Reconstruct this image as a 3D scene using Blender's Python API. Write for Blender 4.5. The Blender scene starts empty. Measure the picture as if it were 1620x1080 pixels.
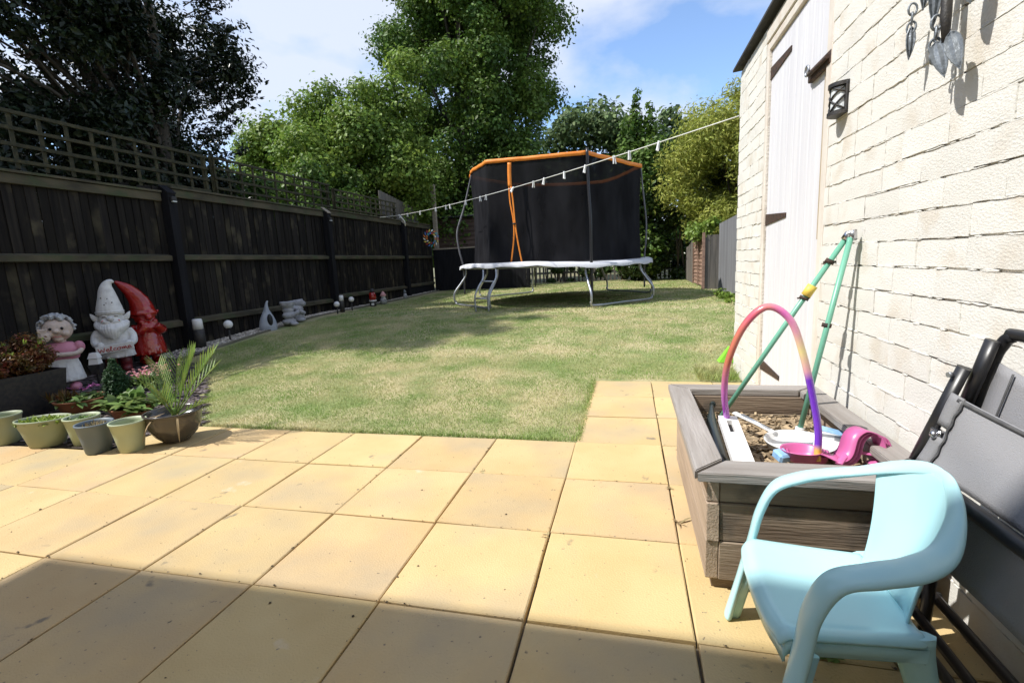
import bpy, bmesh, math, random
import numpy as np
from mathutils import Vector, Matrix, noise
random.seed(7); RNG = np.random.default_rng(7)
sc = bpy.context.scene
PI = math.pi
R = math.radians
# ------------------------------------------------------------------ camera, sky, sun, exposure
cam = bpy.data.cameras.new('camera'); camo = bpy.data.objects.new('camera', cam); sc.collection.objects.link(camo)
cam.sensor_width = 36; cam.lens = 16.93; cam.clip_start = 0.03; cam.clip_end = 2000
right = Vector((0.9702, 0.2402, -0.0489)); up = Vector((0.0085, 0.1658, 0.9861)); fwd = Vector((-0.2373, 0.9578, -0.1617))
fwd.normalize(); right = (right - right.dot(fwd) * fwd).normalized(); up = right.cross(fwd)
camo.matrix_world = Matrix(((right.x, up.x, -fwd.x, 2.089), (right.y, up.y, -fwd.y, -1.161), (right.z, up.z, -fwd.z, 0.982), (0, 0, 0, 1)))
sc.camera = camo
LDIR = Vector((0.70, 0.30, -1.0)).normalized()
sun = bpy.data.lights.new('sun', 'SUN'); suno = bpy.data.objects.new('sun', sun); sc.collection.objects.link(suno)
sun.energy = 2.75; sun.angle = R(0.7); sun.color = (1.0, 0.965, 0.91)
suno.rotation_euler = LDIR.to_track_quat('-Z', 'Y').to_euler(); suno.location = (-8, -5, 20)
world = bpy.data.worlds.new('World'); sc.world = world; world.use_nodes = True
wn = world.node_tree.nodes; wl = world.node_tree.links
for n in list(wn): wn.remove(n)
sky = wn.new('ShaderNodeTexSky'); sky.sky_type = 'NISHITA'; sky.sun_disc = False
sky.sun_elevation = R(52); sky.sun_rotation = R(247); sky.air_density = 0.85; sky.dust_density = 0.1; sky.ozone_density = 3.0
tc = wn.new('ShaderNodeTexCoord')
sep = wn.new('ShaderNodeSeparateXYZ'); wl.new(tc.outputs['Generated'], sep.inputs[0])
# clouds lie on a plane overhead: direction / (z + 0.15)
addz = wn.new('ShaderNodeMath'); addz.operation = 'ADD'; addz.inputs[1].default_value = 0.22; wl.new(sep.outputs['Z'], addz.inputs[0])
mx = wn.new('ShaderNodeMath'); mx.operation = 'MAXIMUM'; mx.inputs[1].default_value = 0.08; wl.new(addz.outputs[0], mx.inputs[0])
dx = wn.new('ShaderNodeMath'); dx.operation = 'DIVIDE'; wl.new(sep.outputs['X'], dx.inputs[0]); wl.new(mx.outputs[0], dx.inputs[1])
dy = wn.new('ShaderNodeMath'); dy.operation = 'DIVIDE'; wl.new(sep.outputs['Y'], dy.inputs[0]); wl.new(mx.outputs[0], dy.inputs[1])
cmb = wn.new('ShaderNodeCombineXYZ'); wl.new(dx.outputs[0], cmb.inputs[0]); wl.new(dy.outputs[0], cmb.inputs[1])
cmb.inputs[2].default_value = 3.7
cn = wn.new('ShaderNodeTexNoise'); cn.inputs['Scale'].default_value = 1.35; cn.inputs['Detail'].default_value = 9; cn.inputs['Roughness'].default_value = 0.52
cn.inputs['Distortion'].default_value = 0.15
wl.new(cmb.outputs[0], cn.inputs['Vector'])
cr = wn.new('ShaderNodeValToRGB'); cr.color_ramp.elements[0].position = 0.40; cr.color_ramp.elements[1].position = 0.55
cr.color_ramp.elements[0].color = (0.02, 0.02, 0.02, 1); cr.color_ramp.elements[1].color = (0.9, 0.9, 0.9, 1)
wl.new(cn.outputs['Fac'], cr.inputs[0])
mixc = wn.new('ShaderNodeMixRGB'); wl.new(cr.outputs[0], mixc.inputs[0]); wl.new(sky.outputs[0], mixc.inputs[1]); mixc.inputs[2].default_value = (3.0, 3.25, 3.8, 1)
bg = wn.new('ShaderNodeBackground'); bg.inputs['Strength'].default_value = 0.125
wo = wn.new('ShaderNodeOutputWorld'); wl.new(mixc.outputs[0], bg.inputs[0]); wl.new(bg.outputs[0], wo.inputs[0])
sc.view_settings.view_transform = 'Standard'; sc.view_settings.look = 'None'; sc.view_settings.gamma = 1
sc.view_settings.exposure = 1.15; sc.view_settings.use_curve_mapping = False
sc.cycles.max_bounces = 8; sc.cycles.transparent_max_bounces = 16; sc.cycles.use_denoising = True
sc.cycles.caustics_reflective = False; sc.cycles.caustics_refractive = False

# ------------------------------------------------------------------ helpers
COL = sc.collection
def link(o): COL.objects.link(o); return o
def tag(o, label=None, cat=None, group=None, kind=None):
    if label: o['label'] = label
    if cat: o['category'] = cat
    if group: o['group'] = group
    if kind: o['kind'] = kind
    return o
def empty(name, loc=(0, 0, 0), label=None, cat=None, group=None, rz=0):
    o = bpy.data.objects.new(name, None); o.location = loc; o.rotation_euler = (0, 0, rz); o.empty_display_size = .1
    link(o); return tag(o, label, cat, group)
class MB:
    """collects vertices and faces"""
    def __init__(s): s.v = []; s.f = []; s.sm = []
    def add(s, v, f, smooth=False):
        o = len(s.v); s.v += [tuple(a) for a in v]; s.f += [tuple(i + o for i in q) for q in f]; s.sm += [smooth] * len(f); return s
    def box(s, a, b, bev=0.0, rot=None, piv=None, jit=0.0):
        x0, y0, z0 = a; x1, y1, z1 = b
        if bev > 0:
            bm = bmesh.new(); bmesh.ops.create_cube(bm, size=1)
            for v in bm.verts: v.co = Vector(((x0 + x1) / 2 + v.co.x * (x1 - x0), (y0 + y1) / 2 + v.co.y * (y1 - y0), (z0 + z1) / 2 + v.co.z * (z1 - z0)))
            bmesh.ops.bevel(bm, geom=list(bm.edges), offset=bev, segments=1, affect='EDGES')
            vs = [v.co.copy() for v in bm.verts]; bm.verts.index_update(); fs = [[v.index for v in f.verts] for f in bm.faces]; bm.free()
        else:
            vs = [Vector(p) for p in ((x0, y0, z0), (x1, y0, z0), (x1, y1, z0), (x0, y1, z0), (x0, y0, z1), (x1, y0, z1), (x1, y1, z1), (x0, y1, z1))]
            fs = [(0, 3, 2, 1), (4, 5, 6, 7), (0, 1, 5, 4), (1, 2, 6, 5), (2, 3, 7, 6), (3, 0, 4, 7)]
        if jit: vs = [v + Vector([random.uniform(-jit, jit) for _ in range(3)]) for v in vs]
        if rot is not None:
            p = Vector(piv) if piv else Vector(((x0 + x1) / 2, (y0 + y1) / 2, (z0 + z1) / 2))
            vs = [rot @ (v - p) + p for v in vs]
        return s.add(vs, fs)
    def tube(s, pts, rad, seg=8, cap=True, smooth=True, flat=None, closed=False):
        """flat=(normal, ratio): elliptical section squashed along normal"""
        pts = [Vector(p) for p in pts]; n = len(pts)
        rs = rad if isinstance(rad, (list, tuple)) else [rad] * n
        vs = []; prev = None
        for i, p in enumerate(pts):
            if closed: t = pts[(i + 1) % n] - pts[i - 1]
            else: t = pts[min(i + 1, n - 1)] - pts[max(i - 1, 0)]
            if t.length < 1e-9: t = Vector((0, 0, 1))
            t.normalize()
            if flat is not None:
                fn = flat[0](i / max(1, n - 1)) if callable(flat[0]) else Vector(flat[0])
                a = (fn - fn.dot(t) * t).normalized(); b = t.cross(a); ra = flat[1]
            else:
                if prev is None:
                    a = t.orthogonal().normalized()
                else:
                    a = prev - prev.dot(t) * t
                    a = a.normalized() if a.length > 1e-6 else t.orthogonal().normalized()
                b = t.cross(a); ra = 1.0; prev = a
            for k in range(seg):
                an = 2 * PI * k / seg
                vs.append(p + a * (math.cos(an) * rs[i] * ra) + b * (math.sin(an) * rs[i]))
        fs = []
        m = n if closed else n - 1
        for i in range(m):
            j = (i + 1) % n
            for k in range(seg):
                k2 = (k + 1) % seg; fs.append((i * seg + k, i * seg + k2, j * seg + k2, j * seg + k))
        s.add(vs, fs, smooth)
        if cap and not closed:
            o = len(s.v) - len(vs)
            s.f.append(tuple(o + k for k in reversed(range(seg)))); s.sm.append(False)
            s.f.append(tuple(o + (n - 1) * seg + k for k in range(seg))); s.sm.append(False)
        return s
    def lathe(s, prof, c=(0, 0, 0), seg=28, sx=1.0, sy=1.0, smooth=True, rz=0):
        vs = []; fs = []
        for (r, z) in prof:
            for k in range(seg):
                a = 2 * PI * k / seg; x = r * math.cos(a) * sx; y = r * math.sin(a) * sy
                vs.append((c[0] + x * math.cos(rz) - y * math.sin(rz), c[1] + x * math.sin(rz) + y * math.cos(rz), c[2] + z))
        for i in range(len(prof) - 1):
            for k in range(seg):
                k2 = (k + 1) % seg; fs.append((i * seg + k, i * seg + k2, (i + 1) * seg + k2, (i + 1) * seg + k))
        return s.add(vs, fs, smooth)
    def ball(s, c, r, sub=2, rot=None):
        r = (r, r, r) if isinstance(r, (int, float)) else r
        bm = bmesh.new(); bmesh.ops.create_icosphere(bm, subdivisions=sub, radius=1)
        vs = [Vector((v.co.x * r[0], v.co.y * r[1], v.co.z * r[2])) for v in bm.verts]
        if rot is not None: vs = [rot @ v for v in vs]
        vs = [v + Vector(c) for v in vs]; bm.verts.index_update(); fs = [[v.index for v in f.verts] for f in bm.faces]; bm.free()
        return s.add(vs, fs, True)
    def data(s, name):
        me = bpy.data.meshes.new(name); me.from_pydata(s.v, [], s.f); me.validate()
        if len(me.polygons) == len(s.sm): me.polygons.foreach_set('use_smooth', s.sm)
        me.update(); return me
    def build(s, name, m, parent=None, **kw):
        me = s.data(name); me.materials.append(m); return put(name, me, parent, **kw)
def put(name, me, parent=None, loc=None, world=True, rot=None):
    """link a mesh whose coordinates are world coordinates (world=True) or local to its parent"""
    o = bpy.data.objects.new(name, me); link(o)
    if loc is not None: o.location = loc
    if rot is not None: o.rotation_euler = rot
    if parent is not None:
        o.parent = parent
        if world:
            mw = Matrix.Identity(4); q = parent
            chain = []
            while q is not None: chain.append(q); q = q.parent
            for q in reversed(chain):
                mw = mw @ q.matrix_parent_inverse @ Matrix.LocRotScale(q.location, q.rotation_euler, q.scale)
            o.matrix_parent_inverse = mw.inverted()
    return o
def copy_tree(o, parent=None):
    c = o.copy(); link(c)
    if parent is not None: c.parent = parent
    for ch in list(o.children): copy_tree(ch, c)
    return c
def spline(pts, n=8, closed=False):
    pts = [Vector(p) for p in pts]; out = []; m = len(pts)
    rng = range(m if closed else m - 1)
    for i in rng:
        if closed: p0, p1, p2, p3 = pts[i - 1], pts[i], pts[(i + 1) % m], pts[(i + 2) % m]
        else: p0, p1, p2, p3 = pts[max(i - 1, 0)], pts[i], pts[i + 1], pts[min(i + 2, m - 1)]
        for k in range(n):
            t = k / n
            out.append(0.5 * ((2 * p1) + (p2 - p0) * t + (2 * p0 - 5 * p1 + 4 * p2 - p3) * t * t + (3 * p1 - p0 - 3 * p2 + p3) * t ** 3))
    if not closed: out.append(pts[-1])
    return out
def lerp(a, b, t): return a + (b - a) * t
def sculpt(name, mb, m, parent, vox=.008, smooth=2, noise_amt=0, nscale=.03):
    o = mb.build(name, m, parent)
    r = o.modifiers.new('remesh', 'REMESH'); r.mode = 'VOXEL'; r.voxel_size = vox; r.use_smooth_shade = True
    if smooth: q = o.modifiers.new('smooth', 'SMOOTH'); q.iterations = smooth; q.factor = .5
    if noise_amt:
        t = bpy.data.textures.new(name, 'CLOUDS'); t.noise_scale = nscale
        d = o.modifiers.new('relief', 'DISPLACE'); d.texture = t; d.strength = noise_amt; d.texture_coords = 'GLOBAL'
    return o

# ------------------------------------------------------------------ materials
def M(name, c1, c2=None, scale=(8, 8, 8), rough=.7, bump=0.0, bscale=60, detail=5, objrand=0.0, metal=0.0, coord='Object', lo=.35, hi=.65,
      c3=None, s3=3.0, t3=(.55, .7), spec=.5, transl=0.0, island=0.0, alpha=1.0, coat=0, emis=None, hue=0.0, bstretch=(1, 1, 1), sss=0, spots=None):
    m = bpy.data.materials.new(name); m.use_nodes = True
    N = m.node_tree.nodes; L = m.node_tree.links
    b = N['Principled BSDF']; out = N['Material Output']
    b.inputs['Roughness'].default_value = rough; b.inputs['Metallic'].default_value = metal; b.inputs['Specular IOR Level'].default_value = spec
    b.inputs['Coat Weight'].default_value = coat
    if sss:
        b.inputs['Subsurface Weight'].default_value = sss; b.inputs['Subsurface Radius'].default_value = (.02, .02, .02)
    t = N.new('ShaderNodeTexCoord'); oi = N.new('ShaderNodeObjectInfo')
    mp = N.new('ShaderNodeMapping'); mp.inputs['Scale'].default_value = scale; L.new(t.outputs[coord], mp.inputs['Vector'])
    if objrand or coord == 'Object':
        mul = N.new('ShaderNodeVectorMath'); mul.operation = 'SCALE'; mul.inputs[0].default_value = (17, 23, 31); L.new(oi.outputs['Random'], mul.inputs['Scale'])
        L.new(mul.outputs[0], mp.inputs['Location'])
    col = N.new('ShaderNodeRGB'); col.outputs[0].default_value = (*c1, 1); cur = col.outputs[0]
    if c2 is not None:
        nz = N.new('ShaderNodeTexNoise'); nz.inputs['Scale'].default_value = 1; nz.inputs['Detail'].default_value = detail; L.new(mp.outputs[0], nz.inputs['Vector'])
        rp = N.new('ShaderNodeMapRange'); rp.inputs['From Min'].default_value = lo; rp.inputs['From Max'].default_value = hi; L.new(nz.outputs['Fac'], rp.inputs['Value'])
        mi = N.new('ShaderNodeMixRGB'); L.new(rp.outputs[0], mi.inputs[0]); mi.inputs[1].default_value = (*c1, 1); mi.inputs[2].default_value = (*c2, 1); cur = mi.outputs[0]
    if c3 is not None:
        n3 = N.new('ShaderNodeTexNoise'); n3.inputs['Scale'].default_value = s3; n3.inputs['Detail'].default_value = 6; L.new(t.outputs[coord], n3.inputs['Vector'])
        if coord == 'Object':
            ad = N.new('ShaderNodeVectorMath'); ad.operation = 'ADD'; L.new(t.outputs[coord], ad.inputs[0]); L.new(mul.outputs[0], ad.inputs[1]); L.new(ad.outputs[0], n3.inputs['Vector'])
        r3 = N.new('ShaderNodeMapRange'); r3.inputs['From Min'].default_value = t3[0]; r3.inputs['From Max'].default_value = t3[1]; L.new(n3.outputs['Fac'], r3.inputs['Value'])
        m3 = N.new('ShaderNodeMixRGB'); L.new(r3.outputs[0], m3.inputs[0]); L.new(cur, m3.inputs[1]); m3.inputs[2].default_value = (*c3, 1); cur = m3.outputs[0]
    if spots is not None:
        for (ssc, sth, scol, sdet) in spots:
            n4 = N.new('ShaderNodeTexNoise'); n4.inputs['Scale'].default_value = ssc; n4.inputs['Detail'].default_value = sdet
            a4 = N.new('ShaderNodeVectorMath'); a4.operation = 'ADD'; L.new(t.outputs[coord], a4.inputs[0]); L.new(mul.outputs[0], a4.inputs[1]); L.new(a4.outputs[0], n4.inputs['Vector'])
            r4 = N.new('ShaderNodeMapRange'); r4.inputs['From Min'].default_value = sth[0]; r4.inputs['From Max'].default_value = sth[1]; L.new(n4.outputs['Fac'], r4.inputs['Value'])
            m4 = N.new('ShaderNodeMixRGB'); L.new(r4.outputs[0], m4.inputs[0]); L.new(cur, m4.inputs[1]); m4.inputs[2].default_value = (*scol, 1); cur = m4.outputs[0]
    if objrand or island:
        hs = N.new('ShaderNodeHueSaturation'); L.new(cur, hs.inputs['Color'])
        src = oi.outputs['Random']
        if island: g = N.new('ShaderNodeNewGeometry'); src = g.outputs['Random Per Island']
        a = island or objrand
        mr = N.new('ShaderNodeMapRange'); mr.inputs['To Min'].default_value = 1 - a; mr.inputs['To Max'].default_value = 1 + a; L.new(src, mr.inputs['Value']); L.new(mr.outputs[0], hs.inputs['Value'])
        if hue:
            fr = N.new('ShaderNodeMath'); fr.operation = 'MULTIPLY'; fr.inputs[1].default_value = 7.31; L.new(src, fr.inputs[0])
            f2 = N.new('ShaderNodeMath'); f2.operation = 'FRACT'; L.new(fr.outputs[0], f2.inputs[0])
            mh = N.new('ShaderNodeMapRange'); mh.inputs['To Min'].default_value = .5 - hue; mh.inputs['To Max'].default_value = .5 + hue; L.new(f2.outputs[0], mh.inputs['Value']); L.new(mh.outputs[0], hs.inputs['Hue'])
        cur = hs.outputs[0]
    L.new(cur, b.inputs['Base Color'])
    if bump:
        bn = N.new('ShaderNodeTexNoise'); bn.inputs['Scale'].default_value = bscale; bn.inputs['Detail'].default_value = 6
        bm_ = N.new('ShaderNodeMapping'); bm_.inputs['Scale'].default_value = bstretch; L.new(t.outputs[coord], bm_.inputs['Vector']); L.new(bm_.outputs[0], bn.inputs['Vector'])
        bp = N.new('ShaderNodeBump'); bp.inputs['Strength'].default_value = bump; bp.inputs['Distance'].default_value = .01
        L.new(bn.outputs['Fac'], bp.inputs['Height']); L.new(bp.outputs[0], b.inputs['Normal'])
    last = b.outputs[0]
    if transl:
        tr = N.new('ShaderNodeBsdfTranslucent'); L.new(cur, tr.inputs['Color'])
        ms = N.new('ShaderNodeMixShader'); ms.inputs[0].default_value = transl; L.new(last, ms.inputs[1]); L.new(tr.outputs[0], ms.inputs[2]); last = ms.outputs[0]
    if alpha < 1:
        tp = N.new('ShaderNodeBsdfTransparent'); ms = N.new('ShaderNodeMixShader'); ms.inputs[0].default_value = alpha; L.new(tp.outputs[0], ms.inputs[1]); L.new(last, ms.inputs[2]); last = ms.outputs[0]
    if emis: b.inputs['Emission Color'].default_value = (*emis[0], 1); b.inputs['Emission Strength'].default_value = emis[1]
    L.new(last, out.inputs['Surface'])
    return m
mt = {}
mt['slab'] = M('buff_concrete', (.540, .382, .182), (.585, .43, .215), (4, 4, 4), .85, .25, 170, 9, objrand=.06, hue=.006, c3=(.44, .345, .21), s3=2.6, t3=(.47, .74), spots=[(22, (.73, .77), (.17, .13, .08), 3), (9, (.69, .75), (.25, .20, .13), 6), (70, (.70, .76), (.22, .17, .11), 2), (5, (.70, .80), (.62, .52, .38), 5)])
mt['joint'] = M('joint_soil', (.06, .05, .03), (.19, .155, .11), (12, 12, 12), .95, .6, 90)
mt['brick'] = M('cream_masonry_paint', (.69, .675, .625), (.73, .715, .665), (10, 6, 14), .85, .30, 150, objrand=.04, bstretch=(1, .7, 1.3), c3=(.64, .59, .51), s3=6, t3=(.56, .72), spots=[(30, (.74, .78), (.12, .07, .05), 4)])
mt['mortar'] = M('painted_mortar', (.62, .58, .50), (.28, .20, .14), (14, 14, 14), .9, .9, 70, lo=.54, hi=.74, c3=(.66, .62, .55), s3=5, t3=(.42, .58))
mt['doorpaint'] = M('white_door_paint', (.74, .74, .77), (.66, .66, .70), (14, 30, 1.2), .55, .12, 30, bstretch=(1, 3, .1))
mt['frame'] = M('cream_frame_paint', (.74, .71, .65), (.64, .56, .48), (10, 10, 2), .6, .2, 40)
mt['rustiron'] = M('rusty_iron', (.025, .021, .02), (.085, .042, .025), (60, 60, 60), .75, .4, 200)
mt['iron'] = M('black_iron', (.018, .018, .02), (.04, .035, .03), (40, 40, 40), .55, .2, 200)
mt['felt'] = M('roof_felt', (.03, .03, .035), (.05, .05, .05), (10, 10, 10), .9, .4, 120)
mt['fence'] = M('black_stained_board', (.012, .0105, .0105), (.026, .0225, .019), (30, 30, 1.5), .9, .35, 60, objrand=.35, bstretch=(3, 3, .2), c3=(.085, .073, .048), s3=2.6, t3=(.55, .74), coord='Object', spec=.15)
mt['post'] = M('black_stained_post', (.008, .008, .010), (.014, .014, .017), (20, 20, 2), .85, .3, 60, bstretch=(3, 3, .2), spec=.2)
mt['rail'] = M('weathered_rail', (.04, .035, .021), (.095, .080, .048), (9, 3, 9), .85, .4, 60, bstretch=(2, .2, 2), c3=(.05, .065, .028), s3=4, t3=(.5, .68))
mt['trellis'] = M('mossy_trellis', (.020, .021, .009), (.052, .046, .020), (20, 20, 20), .85, .3, 80, objrand=.2)
mt['capwood'] = M('pale_cut_wood', (.35, .30, .23), (.25, .21, .16), (20, 20, 20), .8, .2, 80)
mt['edging'] = M('grey_edging_timber', (.20, .18, .14), (.12, .115, .08), (10, 2, 10), .9, .4, 60)
mt['lawn'] = M('lawn_soil_and_thatch', (.18, .23, .075), (.43, .37, .21), (2.6, 2.6, 2.6), .95, .5, 130, 10, coord='Object', lo=.34, hi=.58, c3=(.19, .25, .08), s3=.9, t3=(.54, .72))
mt['grass'] = M('grass_blades', (.24, .36, .09), (.56, .52, .28), (2.6, 2.6, 2.6), .6, 0, island=.25, hue=.02, transl=.25, detail=10, lo=.37, hi=.64, spec=.2, c3=(.23, .34, .09), s3=.9, t3=(.54, .72))
mt['ground'] = M('rough_ground', (.22, .19, .11), (.11, .13, .05), (.3, .3, .3), .95, .3, 20)
mt['slate'] = M('plum_slate', (.085, .062, .065), (.14, .115, .115), (30, 30, 30), .7, .2, 90, island=.45)
mt['pebble'] = M('mixed_pebbles', (.58, .53, .45), (.34, .29, .24), (9, 9, 9), .7, 0, island=.55, hue=.02)
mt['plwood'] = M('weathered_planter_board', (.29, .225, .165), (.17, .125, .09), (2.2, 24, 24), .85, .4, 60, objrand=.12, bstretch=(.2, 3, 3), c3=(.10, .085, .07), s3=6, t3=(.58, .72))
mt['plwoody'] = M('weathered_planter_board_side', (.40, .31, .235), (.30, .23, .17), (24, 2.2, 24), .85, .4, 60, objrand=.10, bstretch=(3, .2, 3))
mt['plrim'] = M('silvered_rim_board_x', (.33, .305, .285), (.24, .215, .195), (2.5, 30, 30), .8, .35, 60, objrand=.08, bstretch=(.2, 3, 3))
mt['plrimy'] = M('silvered_rim_board_y', (.33, .305, .285), (.24, .215, .195), (30, 2.5, 30), .8, .35, 60, objrand=.08, bstretch=(3, .2, 3))
mt['soil'] = M('dry_bark_soil', (.15, .105, .06), (.25, .185, .11), (25, 25, 25), .95, .9, 90)
mt['bark'] = M('bark_chips', (.26, .19, .115), (.42, .32, .20), (30, 8, 30), .9, .3, 120, island=.4)
mt['bluechair'] = M('pale_blue_plastic', (.42, .69, .73), (.45, .72, .76), (4, 4, 4), .24, .02, 8, spec=.5, sss=.12)
mt['blacktube'] = M('black_powder_coat', (.016, .016, .018), None, rough=.35)
mt['sling'] = M('grey_sling_mesh', (.34, .34, .355), (.27, .27, .285), (2, 2, 2), .7, .35, 420, spec=.3)
mt['slingdk'] = M('dark_hem', (.06, .06, .065), (.10, .10, .10), (90, 90, 90), .8)
mt['green'] = M('mint_pole', (.17, .44, .32), (.15, .40, .29), (8, 8, 8), .35)
mt['chrome'] = M('steel', (.55, .55, .57), None, rough=.25, metal=1)
mt['galv'] = M('galvanised_tube', (.48, .50, .54), (.36, .38, .42), (9, 9, 9), .38, 0, metal=.75)
mt['pad'] = M('pale_grey_pad_vinyl', (.66, .67, .70), (.58, .59, .62), (3, 3, 3), .5, .2, 14)
mt['tmat'] = M('black_jump_mat', (.02, .02, .022), None, rough=.7)
mt['net'] = M('black_net', (.008, .008, .0095), (.020, .020, .023), (3, 3, 1.2), .9, .15, 6, alpha=.965, spec=.05)
mt['orange'] = M('orange_band', (.86, .28, .03), (.78, .22, .02), (12, 12, 12), .55, .3, 60)
mt['ydye'] = M('yellow_band', (.75, .55, .10), None, rough=.5)
mt['line'] = M('white_line', (.72, .72, .68), None, rough=.6)
mt['peg'] = M('white_peg', (.80, .80, .80), (.70, .72, .74), (20, 20, 20), .5)
mt['white'] = M('white_plastic', (.80, .79, .78), None, rough=.35)
mt['statue'] = M('grey_stone', (.42, .42, .44), (.28, .28, .30), (14, 14, 14), .85, .3, 90)
mt['vase'] = M('blue_grey_glaze', (.30, .33, .38), (.38, .41, .46), (6, 6, 6), .5, .1, 60)
mt['gwhite'] = M('chalky_white_paint', (.72, .71, .70), (.56, .55, .54), (16, 16, 16), .7, .25, 90, lo=.45, hi=.7)
mt['gred'] = M('gloss_red_paint', (.36, .012, .008), (.27, .008, .005), (8, 8, 8), .16, .12, 40, coat=.6)
mt['gskin'] = M('painted_skin', (.62, .50, .43), (.50, .40, .34), (20, 20, 20), .6, .1, 90)
mt['gpink'] = M('pink_paint', (.60, .24, .33), (.50, .19, .27), (12, 12, 12), .5)
mt['gdarkred'] = M('dark_red_paint', (.13, .015, .018), None, rough=.45)
mt['curl'] = M('grey_curls', (.45, .46, .48), (.30, .31, .33), (30, 30, 30), .7, .3, 90)
mt['signpaint'] = M('sign_white', (.72, .70, .67), (.62, .60, .57), (20, 20, 20), .7)
mt['letter'] = M('red_lettering', (.40, .03, .03), None, rough=.5)
mt['dark'] = M('near_black', (.008, .008, .008), None, rough=.5)
mt['cheek'] = M('rosy_cheek', (.62, .22, .20), None, rough=.6)
mt['potgreen'] = M('sage_plastic', (.30, .34, .225), (.27, .31, .20), (5, 5, 5), .5, .05, 40)
mt['potpale'] = M('pale_sage_plastic', (.40, .45, .30), (.36, .41, .27), (5, 5, 5), .5, .05, 40)
mt['potblue'] = M('blue_grey_plastic', (.135, .17, .20), (.11, .145, .175), (5, 5, 5), .5, .05, 40)
mt['potdark'] = M('dark_glazed_pot', (.055, .048, .042), (.075, .065, .05), (9, 9, 9), .25, .05, 40, coat=.3)
mt['terr'] = M('terracotta', (.34, .145, .07), (.27, .11, .055), (9, 9, 9), .8, .2, 90)
mt['compost'] = M('compost', (.035, .025, .018), (.06, .045, .03), (40, 40, 40), .95, .8, 120)
mt['pink'] = M('magenta_pink_plastic', (.56, .13, .33), (.54, .12, .31), (4, 4, 4), .35)
mt['pan'] = M('white_enamel', (.74, .75, .74), (.70, .71, .71), (4, 4, 4), .25)
mt['blueprint'] = M('pale_blue_print', (.22, .42, .68), (.35, .55, .75), (40, 40, 40), .45)
mt['bottle'] = M('black_bottle', (.02, .03, .03), None, rough=.3)
mt['glass'] = M('frosted_panel', (.72, .76, .78), None, rough=.3)
mt['silver'] = M('tarnished_silver_leaf', (.24, .265, .29), (.16, .18, .20), (30, 30, 30), .45, .3, 90, metal=.35)
mt['shed'] = M('brown_shed_board', (.13, .085, .06), (.09, .06, .045), (4, 4, 20), .85, .3, 40, objrand=.12)
mt['greyfence'] = M('grey_stained_board', (.20, .205, .215), (.15, .15, .16), (18, 18, 1.5), .85, .3, 40, objrand=.12, bstretch=(2, 2, .2))
mt['oldfence'] = M('old_grey_board', (.16, .14, .12), (.10, .09, .08), (18, 18, 1.5), .85, .3, 40, objrand=.12)
mt['slatwood'] = M('red_brown_slat', (.30, .19, .14), (.20, .12, .085), (4, 4, 20), .85, .2, 40, objrand=.15)
mt['trunk'] = M('tree_bark', (.045, .038, .030), (.09, .075, .055), (9, 9, 3), .95, .8, 30)
mt['housebrick'] = M('house_render', (.78, .73, .63), (.74, .69, .60), (8, 8, 8), .9, .3, 40)
mt['limestraw'] = M('lime_plastic', (.25, .65, .05), None, rough=.4)
mt['balldye'] = M('blue_grey_ball', (.22, .28, .38), (.60, .63, .68), (9, 9, 9), .4)
def leafmat(name, c1, c2, isl=.35, transl=.3, rough=.45, hue=.015, sc_=(.8, .8, .8)):
    return M(name, c1, c2, sc_, rough, 0, island=isl, hue=hue, transl=transl, detail=3, spec=.28)
mt['l_holly'] = leafmat('holly_leaf', (.010, .018, .008), (.020, .032, .012), .4, .10, .32)
mt['l_maple'] = leafmat('maple_leaf', (.14, .225, .038), (.215, .305, .055), .35, .35, .5)
mt['l_dark'] = leafmat('dark_maple_leaf', (.06, .12, .022), (.14, .22, .038), .45, .30, .5)
mt['l_dist'] = leafmat('distant_leaf', (.10, .155, .06), (.14, .20, .075), .3, .25, .6)
mt['l_pine'] = leafmat('pine_needle', (.04, .06, .035), (.06, .085, .045), .3, .1, .6)
mt['l_willow'] = leafmat('willow_leaf', (.30, .34, .065), (.40, .42, .09), .3, .35, .55)
mt['l_ivy'] = leafmat('ivy_leaf', (.028, .055, .015), (.055, .09, .025), .45, .15, .35)
mt['l_red'] = leafmat('bronze_leaf', (.16, .045, .022), (.13, .10, .03), .5, .25, .4, .03, (9, 9, 9))
mt['l_lime'] = leafmat('lime_seedling', (.32, .38, .07), (.24, .33, .06), .3, .35, .4)
mt['l_green'] = leafmat('garden_leaf', (.12, .21, .055), (.20, .28, .09), .35, .3, .4, .015, (9, 9, 9))
mt['l_conif'] = leafmat('conifer_leaf', (.035, .085, .035), (.055, .12, .045), .35, .1, .5, .01, (9, 9, 9))
mt['l_pink'] = leafmat('pink_petal', (.70, .22, .27), (.72, .38, .40), .3, .3, .5)
mt['l_purple'] = leafmat('purple_petal', (.36, .10, .30), (.5, .16, .35), .3, .3, .5)
mt['l_palm'] = leafmat('palm_leaf', (.15, .25, .055), (.24, .33, .09), .25, .3, .38, .015, (9, 9, 9))
mt['l_dry'] = leafmat('dry_leaf', (.40, .33, .18), (.32, .24, .13), .25, .2, .7)

# ------------------------------------------------------------------ ground heights
def gz(x, y):
    t = min(max((y - 1.6) / 5.4, 0), 1); z = .22 * (t * t * (3 - 2 * t))
    if y > 9: z += .075 * min((y - 9) / 4.5, 1)
    return z
def gza(x, y):
    t = np.clip((y - 1.6) / 5.4, 0, 1); z = .22 * (t * t * (3 - 2 * t))
    return z + .075 * np.clip((y - 9) / 4.5, 0, 1)

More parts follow.
